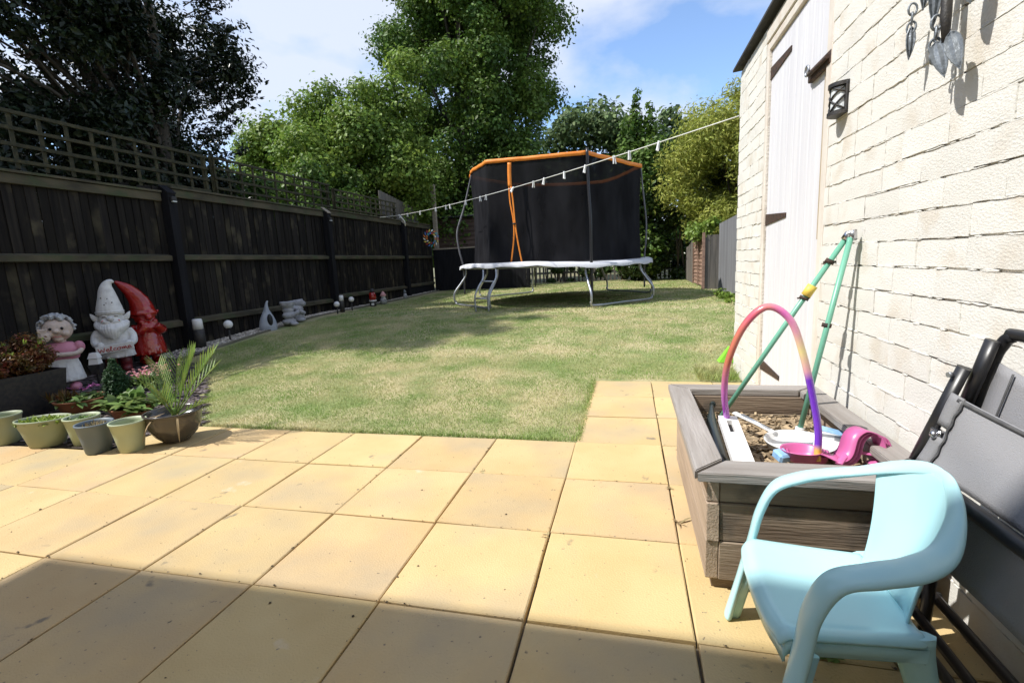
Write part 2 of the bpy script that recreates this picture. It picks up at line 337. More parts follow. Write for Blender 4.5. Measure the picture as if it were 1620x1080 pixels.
# ------------------------------------------------------------------ ground, lawn, patio
g = MB().add([(-600, -600, -.12), (600, -600, -.12), (600, 900, -.12), (-600, 900, -.12)], [(0, 1, 2, 3)]).build('ground', mt['ground']); tag(g, kind='structure')
def sheet(name, m, x0, x1, y0, y1, nx, ny, zf, skip=None):
    vs = []; fs = []
    for j in range(ny + 1):
        for i in range(nx + 1):
            x = lerp(x0, x1, i / nx); y = lerp(y0, y1, j / ny); vs.append((x, y, zf(x, y)))
    for j in range(ny):
        for i in range(nx):
            xm = lerp(x0, x1, (i + .5) / nx); ym = lerp(y0, y1, (j + .5) / ny)
            if skip and skip(xm, ym): continue
            a = j * (nx + 1) + i; fs.append((a, a + 1, a + nx + 2, a + nx + 1))
    return MB().add(vs, fs, True).build(name, m)
# lawn goes from the slabs back to the hedge, ends 2 cm under its neighbours
lawn = sheet('lawn', mt['lawn'], -3.6, 4.6, .8, 15.0, 41, 71, lambda x, y: gz(x, y) - .008 + .006 * noise.noise((x * 2, y * 2, 0)) - (.03 if y < 1.3 or (x > 1.7 and y < 2.78) else 0))
tag(lawn, kind='structure')
field = sheet('field', mt['ground'], -60, 60, 13.2, 140, 30, 30, lambda x, y: gz(x, y) - .05 + .02 * noise.noise((x * .2, y * .2, 3))); tag(field, kind='structure')
side = sheet('neighbour_ground', mt['ground'], -40, -3.56, -10, 13.25, 20, 60, lambda x, y: -.02 + .26 * min(max((y - 11) / 2.2, 0), 1)); tag(side, kind='structure')
side2 = sheet('side_ground', mt['ground'], 4.55, 40, -2, 13.2, 20, 10, lambda x, y: gz(x, y) - .02); tag(side2, kind='structure')
patio = MB().box((-3.55, -1.62, -.11), (2.93, 1.32, -.022)).box((1.8, 1.32, -.11), (2.93, 2.62, -.022)).build('patio', mt['joint']); tag(patio, kind='structure')
def bedx(y): return float(np.interp(y, [1.3, 2.6, 3.3], [-.64, -1.94, -2.97]))
# slabs: 0.45 m squares, some patch-worked joints
P = .45
slab_meshes = []
for k in range(6):
    mb = MB()
    n = 4; vs = []; fs = []
    h = P / 2 - .0022 - .0008 * (k % 3)
    ring = []
    def sq(r, z, j): return [(x * r + random.uniform(-j, j), y * r + random.uniform(-j, j), z) for x, y in ((-1, -1), (-.35, -1), (.3, -1), (1, -1), (1, -.3), (1, .4), (1, 1), (.3, 1), (-.4, 1), (-1, 1), (-1, .3), (-1, -.35))]
    a = sq(h, -.04, 0); b = sq(h, -.003, .0012); c = sq(h - .004, 0, .0006)
    vs = a + b + c; m = 12
    for i in range(m):
        i2 = (i + 1) % m; fs.append((i, i2, m + i2, m + i)); fs.append((m + i, m + i2, 2 * m + i2, 2 * m + i))
    fs.append(tuple(range(2 * m, 3 * m)))
    me = MB().add(vs, fs).data('paving_slab'); me.materials.append(mt['slab']); slab_meshes.append(me)
def slab(cx, cy, sx=1, sy=1, patio=patio):
    o = put('paving_slab', random.choice(slab_meshes), patio, loc=(cx + random.uniform(-.0012, .0012), cy + random.uniform(-.0012, .0012), random.uniform(-.002, .002)))
    o.scale = (sx, sy, 1); o.rotation_euler = (R(random.uniform(-.25, .25)), R(random.uniform(-.25, .25)), R(random.uniform(-.3, .3)))
for i in range(-8, 6):
    for j in range(-3, 3):
        if j == 2 and i < -2: continue
        if j == 1 and i < -6: continue
        slab((i + .5) * P, (j + .5) * P)
for j in range(-4, 6):
    w = (2.915 - 6 * P - 0)
    slab(6 * P + w / 2, (j + .5) * P, w / P)
for i in range(-8, 6): slab((i + .5) * P, -3.5 * P)
for j in range(3, 6):
    for i in (4, 5):
        slab((i + .5) * P, (j + .5) * P)
rj = random.Random(77); dv = []; df = []
for k in range(900):
    if rj.random() < .5: x = rj.uniform(-2.5, 2.7); y = P * rj.randint(-3, 2) + rj.gauss(0, .006)
    else: x = P * rj.randint(-5, 6) + rj.gauss(0, .006); y = rj.uniform(-1.4, 1.3 if x < 1.7 else 2.6)
    if rj.random() < .12: x += rj.uniform(-.2, .2); y += rj.uniform(-.2, .2)
    if (y > .88 and x < -.9) or (y > 1.3 and x < 1.85): continue
    s_ = rj.choice((.0015, .002, .003, .0045)) * rj.uniform(.7, 1.3); a = rj.uniform(0, 6.3); o = len(dv)
    for q in range(4): dv.append((x + s_ * math.cos(a + q * 1.57) * rj.uniform(.6, 1.6), y + s_ * math.sin(a + q * 1.57) * rj.uniform(.6, 1.2), .0025))
    dv.append((x, y, .003 + s_ * .6)); df += [(o, o + 1, o + 4), (o + 1, o + 2, o + 4), (o + 2, o + 3, o + 4), (o + 3, o, o + 4)]
jd = MB().add(dv, df).build('joint_crumbs', M('joint_crumbs', (.10, .075, .045), None, rough=.95, island=.5)); tag(jd, 'crumbs of soil and moss along the paving joints', 'crumbs', kind='stuff')
# row of slabs at the back left ends in the slate bed
slate_base = sheet('slate_bed', mt['compost'], -3.52, .2, .72, 3.7, 20, 16, lambda x, y: gz(x, y) + .001, skip=lambda x, y: (x > -2.72 and y < .93) or (x > -.92 and y < 1.36) or (x > bedx(y)) or y > 3.75)
tag(slate_base, kind='structure')
def chips(n, region, size, m, name, label, cat, flat=.4):
    vs = []; fs = []; k = 0
    while k < n:
        x, y = region()
        s = size * random.uniform(.6, 1.3); a = random.uniform(0, 6.28); c, si = math.cos(a), math.sin(a)
        z = gz(x, y) + s * .15 + random.uniform(0, .008); o = len(vs)
        for (px, py, pz) in ((-1, -.5, 0), (.2, -.8, .3), (1, 0, 0), (.3, .7, .2), (-.7, .6, .1), (0, 0, flat * 1.6), (0, 0, -flat)):
            px += random.uniform(-.2, .2); py += random.uniform(-.2, .2)
            vs.append((x + (px * c - py * si) * s, y + (px * si + py * c) * s, z + pz * s * flat + (px * random.uniform(-.1, .1)) * s))
        for q in range(5): fs.append((o + q, o + (q + 1) % 5, o + 5)); fs.append((o + (q + 1) % 5, o + q, o + 6))
        k += 1
    o = MB().add(vs, fs).build(name, m); tag(o, label, cat, kind='stuff'); return o
def r_slate():
    while True:
        x = random.uniform(-3.5, 0); y = random.uniform(.6, 3.6)
        if (x > -2.70 and y < .94) or (x > -.88 and y < 1.38) or x > bedx(y) + .01: continue
        if x < -2.7 and y < .5: continue
        if y < .92 and x > -3.2 and y < .9 and x > -1.36: continue
        return x, y
chips(3200, r_slate, .022, mt['slate'], 'slate_chippings', 'plum slate chippings in the bed behind the pots', 'slate')
def r_peb():
    y = random.uniform(3.3, 12.0) if random.random() < .5 else random.uniform(3.3, 7.5)
    return random.uniform(-3.5, gx(y) - .02), y
def gx(y): return lerp(-3.0, -3.28, min(max((y - 3.3) / 3, 0), 1))
chips(6500, r_peb, .016, mt['pebble'], 'pebbles', 'cream and brown pebbles in the strip below the fence', 'pebbles', .6)
# edging boards of the gravel strip
ed = empty('lawn_edging', (-3.1, 3.4, 0), 'low grey timber edging between the pebble strip and the lawn', 'edging')
ys = [3.3, 4.6, 6.1, 8.1, 10.1, 12.0]
for a, b in zip(ys, ys[1:]):
    x0, x1 = gx(a), gx(b); z0, z1 = gz(0, a) + .022, gz(0, b) + .022
    MB().add([(x0 - .012, a, z0 - .1), (x0 + .012, a, z0 - .1), (x1 + .012, b - .01, z1 - .1), (x1 - .012, b - .01, z1 - .1), (x0 - .012, a, z0), (x0 + .012, a, z0), (x1 + .012, b - .01, z1), (x1 - .012, b - .01, z1)],
             [(0, 3, 2, 1), (4, 5, 6, 7), (0, 1, 5, 4), (1, 2, 6, 5), (2, 3, 7, 6), (3, 0, 4, 7)]).build('edging_board', mt['edging'], ed)

# ------------------------------------------------------------------ grass
def onlawn(x, y):
    ok = (x > np.interp(y, [1.3, 2.6, 3.3], [-.64, -1.94, -2.97]) - .01) & (x > np.interp(y, [3.3, 6.3], [-2.97, -3.26]))
    ok &= ~((x > 1.83) & (y < 2.69)) & (y > 1.37)
    ok &= ~((x > 2.9) & (y < 3.12)) & (x < np.interp(y, [3, 7.5, 9, 13], [4.4, 3.78, 3.78, 3.75])) & (y < 13.6)
    return ok
def blades(n, y0, y1, h, w, x0=-3.3, x1=3.9, extra=None):
    x = RNG.uniform(x0, x1, n); y = RNG.uniform(y0, y1, n)
    if extra is not None: x = np.concatenate([x, extra[0]]); y = np.concatenate([y, extra[1]])
    k = onlawn(x, y) if extra is None else np.ones(len(x), bool)
    x = x[k]; y = y[k]; m = len(x); z = gza(x, y) - .008
    hh = h * RNG.uniform(.5, 1.35, m); a = RNG.uniform(0, 2 * PI, m); lean = RNG.uniform(.15, 1.1, m); la = RNG.uniform(0, 2 * PI, m)
    cx = np.cos(a) * w * .5; cy = np.sin(a) * w * .5
    tx = x + np.cos(la) * lean * hh; ty = y + np.sin(la) * lean * hh
    mx_ = x + np.cos(la) * lean * hh * .35; my_ = y + np.sin(la) * lean * hh * .35
    V = np.empty((m, 5, 3))
    V[:, 0] = np.stack([x - cx, y - cy, z], 1); V[:, 1] = np.stack([x + cx, y + cy, z], 1)
    V[:, 2] = np.stack([mx_ + cx * .8, my_ + cy * .8, z + hh * .6], 1); V[:, 3] = np.stack([mx_ - cx * .8, my_ - cy * .8, z + hh * .6], 1)
    V[:, 4] = np.stack([tx, ty, z + hh], 1)
    return V
def np_mesh(name, V, quads, tris=None, smooth=False):
    """V (m,k,3); quads / tris: index lists inside one element"""
    m, k = V.shape[:2]; base = np.arange(m)[:, None] * k
    parts = []; sizes = []
    for q in quads: parts.append(base + np.array(q)[None]); sizes.append(4)
    for q in (tris or []): parts.append(base + np.array(q)[None]); sizes.append(3)
    loops = np.concatenate([p.ravel() for p in parts]); tot = np.concatenate([np.full(m, s) for s in sizes])
    start = np.concatenate([[0], np.cumsum(tot)[:-1]])
    me = bpy.data.meshes.new(name); me.vertices.add(m * k); me.vertices.foreach_set('co', V.astype(np.float32).ravel())
    me.loops.add(len(loops)); me.loops.foreach_set('vertex_index', loops.astype(np.int32))
    me.polygons.add(len(tot)); me.polygons.foreach_set('loop_start', start.astype(np.int32)); me.polygons.foreach_set('loop_total', tot.astype(np.int32))
    me.update(calc_edges=True); return me
n = 700; ex = RNG.uniform(-.68, 1.8, n * 3); ey = 1.36 + np.abs(RNG.normal(0, .02, n * 3))
ex2 = 1.82 - np.abs(RNG.normal(0, .02, n)); ey2 = RNG.uniform(1.36, 2.66, n)
edge = blades(0, 1, 2, .022, .0032, extra=(np.concatenate([ex, ex2]), np.concatenate([ey, ey2])))
corner = blades(0, 1, 2, .06, .004, extra=(RNG.uniform(2.6, 2.9, 900), RNG.uniform(2.68, 3.0, 900)))
V = np.concatenate([blades(210000, 1.36, 3.4, .014, .0026), blades(130000, 3.4, 6, .015, .004), blades(80000, 6, 13.6, .018, .008), edge, corner])
go = put('grass', np_mesh('grass', V, [(0, 1, 2, 3)], [(3, 2, 4)])); go.data.materials.append(mt['grass'])
tag(go, 'short dry patchy grass growing over the lawn', 'grass', kind='stuff')

# ------------------------------------------------------------------ house behind the camera (throws the shade on the near slabs)
hs = empty('house', (0, -5, 0), 'cream rendered house behind the viewer whose eave shades the near paving', 'house')
MB().box((-3.4, -9.5, -.1), (7.5, -1.63, 4.95)).build('wall', mt['housebrick'], hs)
MB().add([(-3.47, -1.49, 4.98), (7.6, -1.49, 4.98), (7.6, -5.5, 7.6), (-3.47, -5.5, 7.6), (-3.47, -9.7, 4.98), (7.6, -9.7, 4.98)], [(0, 1, 2, 3), (3, 2, 5, 4), (0, 3, 4), (1, 5, 2), (0, 4, 5, 1)]).build('roof', mt['felt'], hs)

# ------------------------------------------------------------------ garage with painted brick wall
WX = 2.92; DY0, DY1, DZ = 1.34, 2.27, 2.16; TOPZ = 2.315; END = 3.055
gar = empty('garage', (4.5, .8, 0), 'cream painted brick outbuilding with a white boarded door on the right', 'outbuilding')
wall = MB()
MX = WX + .0075
for (y0, y1, z0, z1) in ((-1.5, DY0, -.1, TOPZ), (DY1, END, -.1, TOPZ), (DY0, DY1, DZ + .06, TOPZ)):
    wall.box((MX, y0, z0), (MX + .2, y1, z1))
wall.box((MX + .2, END - .01 - .2, -.1), (6.2, END - .01, TOPZ - .02))
wall.box((MX + .2, -1.5, -.1), (6.2, -1.3, TOPZ - .02)); wall.box((6.0, -1.28, -.1), (6.2, 2.8, TOPZ - .02))
wallo = wall.build('wall', mt['mortar'], gar)
def brick_mesh(L, seed, H=.0758):
    rnd = random.Random(seed); nx = max(3, int(L / .035)); nz = 4
    vs = []; fs = []
    ph = rnd.uniform(0, 99)
    for j in range(nz + 1):
        for i in range(nx + 1):
            y = -L / 2 + L * i / nx; z = -H / 2 + H * j / nz
            edge_ = (i in (0, nx)) + (j in (0, nz))
            d = .0012 * noise.noise((y * 24 + ph, z * 34, seed)) + .0004 * rnd.uniform(-1, 1)
            if j in (0, nz): z += .0034 * noise.noise((y * 30 + ph, j * 7, 3.1)) + rnd.uniform(-.0006, .0006)
            if i in (0, nx): y += rnd.uniform(-.0015, .0015)
            if edge_ == 1: d += .0002
            if edge_ == 2: d += .0009
            vs.append((d, -y, z))
    def id_(i, j): return j * (nx + 1) + i
    for j in range(nz):
        for i in range(nx): fs.append((id_(i, j), id_(i + 1, j), id_(i + 1, j + 1), id_(i, j + 1)))
    nsm = len(fs)
    loop = [id_(i, 0) for i in range(nx + 1)] + [id_(nx, j) for j in range(1, nz + 1)] + [id_(i, nz) for i in range(nx - 1, -1, -1)] + [id_(0, j) for j in range(nz - 1, 0, -1)]
    o = len(vs); m = len(loop)
    for v in loop: vs.append(vs[v])
    for v in loop: x, y, z = vs[v]; vs.append((.03, y * 1.002, z))
    for k in range(m): k2 = (k + 1) % m; fs.append((o + k2, o + k, o + m + k, o + m + k2))
    mb = MB(); mb.add(vs, fs, False); mb.sm = [True] * nsm + [False] * m
    return mb
BL = {}
for kind_, L in (('s', .226), ('h', .108), ('q', .165)):
    BL[kind_] = []
    for s in range(7 if kind_ == 's' else 4):
        mb = brick_mesh(L, s * 13 + len(kind_) + int(L * 1000)); me = mb.data('brick'); me.materials.append(mt['brick']); BL[kind_].append((mb, me, L))
hidden = MB(); nb = 0
CH = .0822; ncourse = int((TOPZ + .02) / CH) + 1
def lay(y0, y1, zc, k, visible):
    """fill one course from y0 to y1 (y0 < y1)"""
    global nb
    y = y0; first = True
    while y < y1 - .02:
        rem = y1 - y
        if first and k % 2: kd = 'h'
        elif rem < .13: kd = 'h'
        elif rem < .20: kd = 'q'
        else: kd = 's' if random.random() < .86 else 'h'
        first = False
        mb, me, L = random.choice(BL[kd])
        sy = 1.0
        if rem < L + .03: sy = (rem - .001) / L
        sy = min(sy, 1.25)
        yc = y + L * sy / 2
        x = WX + random.choice((-.0022, -.001, 0, 0, .0008, .002)) + random.uniform(-.0006, .0006); flip = random.choice((1, -1))
        tilt = random.uniform(-.006, .006)
        if visible(yc, zc):
            o = put('brick', me, wallo, loc=(x, yc, zc + random.uniform(-.0012, .0012))); o.scale = (1, sy, random.uniform(.985, 1.03)); o.rotation_euler = (tilt, 0, 0); nb += 1
        else:
            hidden.add([(x + a, yc + b * sy, zc + c) for a, b, c in mb.v], mb.f)
        y += L * sy + random.uniform(.0005, .0025)
vis = lambda y, z: y > .03 and z > .12
for k in range(ncourse):
    zc = .005 + CH * (k + .5)
    if zc + CH * .45 > TOPZ: continue
    lay(-1.5, DY0 - .065, zc, k, vis); lay(DY1 + .055, END, zc, k + 1, vis)
hb = hidden.build('brick', mt['brick'], wallo); tag(hb, kind='stuff')
# paint and mortar smeared over parts of the joints
sm_v = []; sm_f = []
rsm = random.Random(31)
for k in range(1, ncourse):
    zc = .005 + CH * k; y = -.0
    while y < END:
        L = rsm.uniform(.02, .16); y += rsm.uniform(.0, .10)
        if DY0 - .07 < y + L and y < DY1 + .06 or y + L > END or zc > TOPZ - .01: y += L; continue
        n_ = max(2, int(L / .012)); o = len(sm_v); hh = rsm.uniform(.0028, .0055); pr_ = rsm.uniform(.0002, .0024)
        for i in range(n_ + 1):
            t = i / n_; e = math.sin(PI * min(1, t * 6, (1 - t) * 6) / 2); yy = y + L * t; zj = zc + rsm.uniform(-.0012, .0012); h2 = hh * (.3 + .7 * e) * rsm.uniform(.7, 1.25)
            sm_v += [(WX + .006, yy, zj + h2), (WX - pr_ * e, yy, zj + h2 * .45), (WX - pr_ * e, yy, zj - h2 * .45), (WX + .006, yy, zj - h2)]
        for i in range(n_):
            for q in range(3): a = o + 4 * i + q; sm_f.append((a, a + 1, a + 5, a + 4))
        y += L
for b_ in [o for o in wallo.children if o.name.startswith('brick') and 'kind' not in o]:
    if rsm.random() < .62 and b_.location.y < END - .15:
        yy = b_.location.y + .5 * b_.scale.y * max(v.co.y for v in b_.data.vertices) * 2; zz = b_.location.z; o = len(sm_v); n_ = 6; hh = rsm.uniform(.002, .004); pr_ = rsm.uniform(.0, .0018)
        if DY0 - .08 < yy < DY1 + .08: continue
        for i in range(n_ + 1):
            z_ = zz - .036 + .072 * i / n_; j_ = rsm.uniform(-.001, .001); h2 = hh * rsm.uniform(.6, 1.3)
            sm_v += [(WX + .006, yy + j_ - h2, z_), (WX - pr_, yy + j_ - h2 * .4, z_), (WX - pr_, yy + j_ + h2 * .4, z_), (WX + .006, yy + j_ + h2, z_)]
        for i in range(n_):
            for q in range(3): a = o + 4 * i + q; sm_f.append((a, a + 1, a + 5, a + 4))
so_ = MB().add(sm_v, sm_f, False).build('mortar_smear', mt['brick'], wallo); tag(so_, kind='stuff')
# head above the door
MB().box((WX - .006, DY0 - .06, DZ + .055), (MX + .01, DY1 + .05, DZ + .125), .004).build('lintel', mt['frame'], wallo)
MB().box((MX - .008, DY0 - .06, -.02), (MX + .09, DY0 - .004, DZ + .05), .003).box((MX - .008, DY1 + .004, -.02), (MX + .09, DY1 + .05, DZ + .05), .003).box((MX - .006, DY0 - .002, DZ + .004), (MX + .09, DY1 + .002, DZ + .05), .003).build('door_frame', mt['frame'], gar)
# roof: felt-covered boarding overhanging the wall
MB().add([(WX - .045, -1.52, TOPZ + .02), (WX - .045, END + .07, TOPZ + .02), (6.4, END + .12, TOPZ + .32), (6.4, -1.52, TOPZ + .32),
          (WX - .045, -1.52, TOPZ + .036), (WX - .045, END + .07, TOPZ + .036), (6.4, END + .12, TOPZ + .336), (6.4, -1.52, TOPZ + .336)],
         [(0, 1, 2, 3), (7, 6, 5, 4), (0, 4, 5, 1), (1, 5, 6, 2), (2, 6, 7, 3), (3, 7, 4, 0)]).build('roof', mt['felt'], gar)
# door of tongued boards
door = MB().box((MX + .03, DY0, .02), (MX + .05, DY1, DZ)).build('door', mt['doorpaint'], gar)
nbd = 8
for i in range(nbd):
    a = lerp(DY0, DY1, i / nbd) + .001; b = lerp(DY0, DY1, (i + 1) / nbd) - .001
    MB().box((MX + .010, a, .02), (MX + .032, b, DZ - .002), .003).build('door_board', mt['doorpaint'], door)
for zc, Lh in ((2.03, .40), (1.17, .42), (.24, .42)):
    ya = DY1 + .015
    MB().add([(MX + .004, ya, zc - .035), (MX + .004, ya, zc + .035), (MX + .004, ya - Lh, zc + .012), (MX + .004, ya - Lh, zc - .012),
              (MX + .012, ya, zc - .035), (MX + .012, ya, zc + .035), (MX + .012, ya - Lh, zc + .012), (MX + .012, ya - Lh, zc - .012)],
             [(0, 1, 2, 3), (7, 6, 5, 4), (0, 4, 5, 1), (1, 5, 6, 2), (2, 6, 7, 3), (3, 7, 4, 0)]).build('strap_hinge', mt['rustiron'], door)
MB().box((MX - .012, DY0 - .055, 1.745), (MX + .010, DY0 + .21, 1.80), .004).tube([(MX - .02, DY0 - .05, 1.772), (MX - .02, DY0 + .17, 1.772)], .009, 8).build('bolt', mt['rustiron'], door)
MB().tube([(MX - .02 + .001, DY0 + .20 + .022 * math.cos(a), 1.80 + .022 * math.sin(a)) for a in [2 * PI * k / 14 for k in range(14)]], .0055, 6, closed=True).build('bolt_ring', mt['galv'], door)
st = M('rust_stain', (.42, .31, .17), (.46, .42, .38), (20, 60, 1.2), .6)
MB().box((MX + .0065, DY0 + .012, 1.02), (MX + .0105, DY0 + .05, 1.745)).build('rust_stain', st, door)

# wall lamp with crossed lattice
LY = 1.135
lampT = empty('wall_lamp', (2.86, .95, 1.52), 'black half-round wall lamp with crossed lattice beside the white door', 'lamp')
def half(r, z0, z1, c=(WX, LY), seg=14, depth=1.0):
    mb = MB(); vs = []; fs = []
    for k in range(seg + 1):
        a = PI / 2 + PI * k / seg; x = c[0] + r * depth * math.cos(a); y = c[1] + r * math.sin(a)
        vs += [(x, y, z0), (x, y, z1)]
    o = len(vs); vs += [(c[0], c[1], z0), (c[0], c[1], z1)]
    for k in range(seg): fs.append((2 * k, 2 * k + 1, 2 * k + 3, 2 * k + 2)); fs.append((2 * k, 2 * k + 2, o)); fs.append((2 * k + 1, o + 1, 2 * k + 3))
    return mb.add(vs, fs, False)
LZ0, LZ1 = 1.505, 1.605
half(.043, LZ0 + .008, LZ1 - .008).build('frosted_shade', mt['glass'], lampT)
MB().box((WX - .012, LY - .056, LZ0 - .006), (WX - .002, LY + .056, LZ1 + .006), .003).build('back_plate', mt['iron'], lampT)
half(.054, LZ1 - .004, LZ1 + .010).build('top_plate', mt['iron'], lampT); half(.054, LZ0 - .010, LZ0 + .004).build('bottom_plate', mt['iron'], lampT)
mb = MB()
for s in (1, -1):
    for a0, z0, a1, z1 in ((.5, LZ0, 1.5, LZ0 + (LZ1 - LZ0) * 1.0), (.5, LZ0 + .065, 1.0, LZ1), (1.0, LZ0, 1.5, LZ0 + .07)):
        pts = []
        for q in range(9):
            a = lerp(a0, a1, q / 8); a = a if s > 0 else 2 - a; a *= PI
            pts.append((WX + .047 * math.cos(a), LY + .047 * math.sin(a), lerp(z0, z1, q / 8)))
        mb.tube(pts, .0036, 5)
for a in (.52, .75, 1.48): mb.tube([(WX + .0475 * math.cos(a * PI), LY + .0475 * math.sin(a * PI), LZ0), (WX + .0475 * math.cos(a * PI), LY + .0475 * math.sin(a * PI), LZ1)], .0045, 5)
mb.build('lattice', mt['iron'], lampT)

# ------------------------------------------------------------------ left fence
FX = -3.5
fence = empty('garden_fence', (FX, 6, 0), 'long black stained feather-edge fence with weathered rails down the left side', 'fence')
def boardmesh(w, h):
    mb = MB(); mb.add([(0, -w / 2, 0), (.014, -w / 2, 0), (.004, w / 2, 0), (-.002, w / 2, 0), (0, -w / 2, h), (.014, -w / 2, h), (.004, w / 2, h), (-.002, w / 2, h)],
                      [(0, 3, 2, 1), (4, 5, 6, 7), (0, 1, 5, 4), (1, 2, 6, 5), (2, 3, 7, 6), (3, 0, 4, 7)])
    me = mb.data('board'); me.materials.append(mt['fence']); return me
bms = [boardmesh(.105, 2.08), boardmesh(.103, 2.07), boardmesh(.107, 2.09)]
posts_y = [-2.6, .66, 3.88, 7.16, 10.40]
y = -1.5
while y < 12.3:
    o = put('board', random.choice(bms), fence, loc=(FX - .05 + random.uniform(-.002, .002), y, max(-.05, gz(0, y) - .06) - .0 + random.uniform(-.01, .01)))
    o.scale = (1, 1, 1 if y < 4 else (2.08 - gz(0, y) + .06) / 2.08 + (.02 if y < 10.4 else .03)); o.rotation_euler = (0, R(random.uniform(-.2, .2)), R(random.uniform(-1, 1)))
    o.rotation_euler[0] = R(random.uniform(-.25, .25)); y += .0945 + random.uniform(-.002, .002)
def bay(a, b, mid=1.245, low=.42, top=1.99):
    for zc, hh in ((mid, .085), (low, .09)):
        z0 = zc + (0 if zc > 1 else (.05 if a > 6 else 0))
        MB().add([(FX - .033, a, z0 - hh / 2), (FX + .03, a, z0 - hh * .35), (FX + .03, b, z0 - hh * .35 + random.uniform(-.01, .01)), (FX - .033, b, z0 - hh / 2),
                  (FX - .033, a, z0 + hh / 2), (FX + .03, a, z0 + hh * .25), (FX + .03, b, z0 + hh * .25), (FX - .033, b, z0 + hh / 2)],
                 [(0, 1, 2, 3), (7, 6, 5, 4), (0, 4, 5, 1), (1, 5, 6, 2), (2, 6, 7, 3), (3, 7, 4, 0)]).build('rail', mt['rail'], fence)
    MB().box((FX - .033, a, top), (FX + .005, b, top + .095), .004).build('rail', mt['rail'], fence)
    MB().box((FX - .075, a, top + .10), (FX + .025, b, top + .125), .003).build('capping', mt['rail'], fence)
for a, b, t, lo_ in ((-2.5, .6, 1.93, .42), (.72, 3.81, 1.93, .42), (3.95, 7.1, 2.0, .42), (7.22, 10.34, 2.04, .43), (10.46, 12.2, 2.04, .45)):
    bay(a, b, low=lo_, top=t)
for i, y in enumerate(posts_y[1:]):
    h = 2.12 + (.04 if i > 1 else 0)
    MB().add([(FX - .03, y - .055, -.1), (FX + .085, y - .055, -.1), (FX + .085, y + .055, -.1), (FX - .03, y + .055, -.1), (FX - .03, y - .055, h), (FX + .085, y - .055, h - .09), (FX + .085, y + .055, h - .09), (FX - .03, y + .055, h)],
             [(0, 3, 2, 1), (4, 5, 6, 7), (0, 1, 5, 4), (1, 2, 6, 5), (2, 3, 7, 6), (3, 0, 4, 7)]).build('post', mt['post'], fence)
    MB().add([(FX - .04, y - .06, h + .006), (FX + .095, y - .06, h - .10), (FX + .095, y + .06, h - .10), (FX - .04, y + .06, h + .006), (FX - .04, y - .06, h + .022), (FX + .095, y - .06, h - .084), (FX + .095, y + .06, h - .084), (FX - .04, y + .06, h + .022)],
             [(0, 3, 2, 1), (4, 5, 6, 7), (0, 1, 5, 4), (1, 2, 6, 5), (2, 3, 7, 6), (3, 0, 4, 7)]).build('post_cap', mt['post'] if i < 2 else mt['capwood'], fence)
MB().box((FX - .03, 10.55, .18), (FX + .0, 12.1, .50), .003).build('gravel_board', mt['post'], fence)
# trellis panels along the fence top
def trellis(a, b, z0, z1, label):
    t = empty('trellis', (FX - .04, (a + b) / 2, z0), label, 'trellis', 'trellis panels on the fence top')
    for k in range(4):
        z = lerp(z0 + .02, z1 - .02, k / 3)
        MB().box((FX - .045, a, z - .017), (FX - .027, b, z + .017), .002).build('horizontal_lath', mt['trellis'], t)
    n = max(2, round((b - a) / .24)); 
    for k in range(n + 1):
        y = lerp(a + .03, b - .03, k / n); MB().box((FX - .064, y - .017, z0 - .05), (FX - .046, y + .017, z1), .002).build('vertical_lath', mt['trellis'], t)
    for y in (a + .02, b - .02): MB().box((FX - .105, y - .02, z0 - .25), (FX - .066, y + .02, z1 + .01)).build('support_post', mt['trellis'], t)
trellis(.70, 4.62, 2.13, 2.62, 'mossy square trellis above the first black fence bays beside the gnomes')
trellis(4.72, 7.45, 2.19, 2.64, 'second mossy square trellis, against the sunlit bush, ending at the middle post')
trellis(7.6, 10.2, 2.20, 2.58, 'furthest trellis on the fence top, half hidden by bush leaves')

# solar bracket on the third post, peg hooks
for i, (y, lab) in enumerate(((3.88, 'small solar light on the top of the near black fence post'), (7.16, 'small white solar light on the top of the middle fence post'))):
    s = empty('post_light', (FX + .09, y, 1.96), lab, 'light', 'solar lights on the fence posts')
    MB().box((FX + .086, y - .035, 1.93), (FX + .125, y + .035, 1.985), .006).build('housing', mt['iron'], s)
    MB().box((FX + .095, y - .028, 1.918), (FX + .13, y + .028, 1.931), .003).build('lens', mt['glass'], s)

# neighbour's higher fence beyond, post and brown shed
nf = empty('neighbour_fence', (-3.75, 11.4, 0), 'taller weathered board fence panel rising behind the far fence end', 'fence')
for k in range(14):
    y = 9.9 + k * .15; MB().box((-3.82, y, .2), (-3.80, y + .145, 2.86 - k * .018), 0).build('board', mt['oldfence'], nf)
MB().box((-3.795, 9.9, 2.2), (-3.76, 12.0, 2.3)).build('rail', mt['oldfence'], nf)
tp = MB().box((-3.45, 12.3, .2), (-3.34, 12.41, 3.3), .006).build('timber_post', mt['capwood']); tag(tp, 'tall pale square timber post standing above the far fence corner', 'post')
shed = empty('garden_shed', (-3.3, 13.6, .2), 'brown boarded shed glimpsed beyond the far fence corner', 'shed')
for k in range(16):
    z = .25 + k * .135; MB().add([(-3.75, 13.3, z), (-1.9, 13.3, z), (-1.9, 13.33, z + .13), (-3.75, 13.33, z + .13)], [(0, 1, 2, 3)]).build('board', mt['shed'], shed)
MB().box((-3.75, 13.34, .2), (-1.9, 15.2, 2.4)).build('wall', mt['shed'], shed)
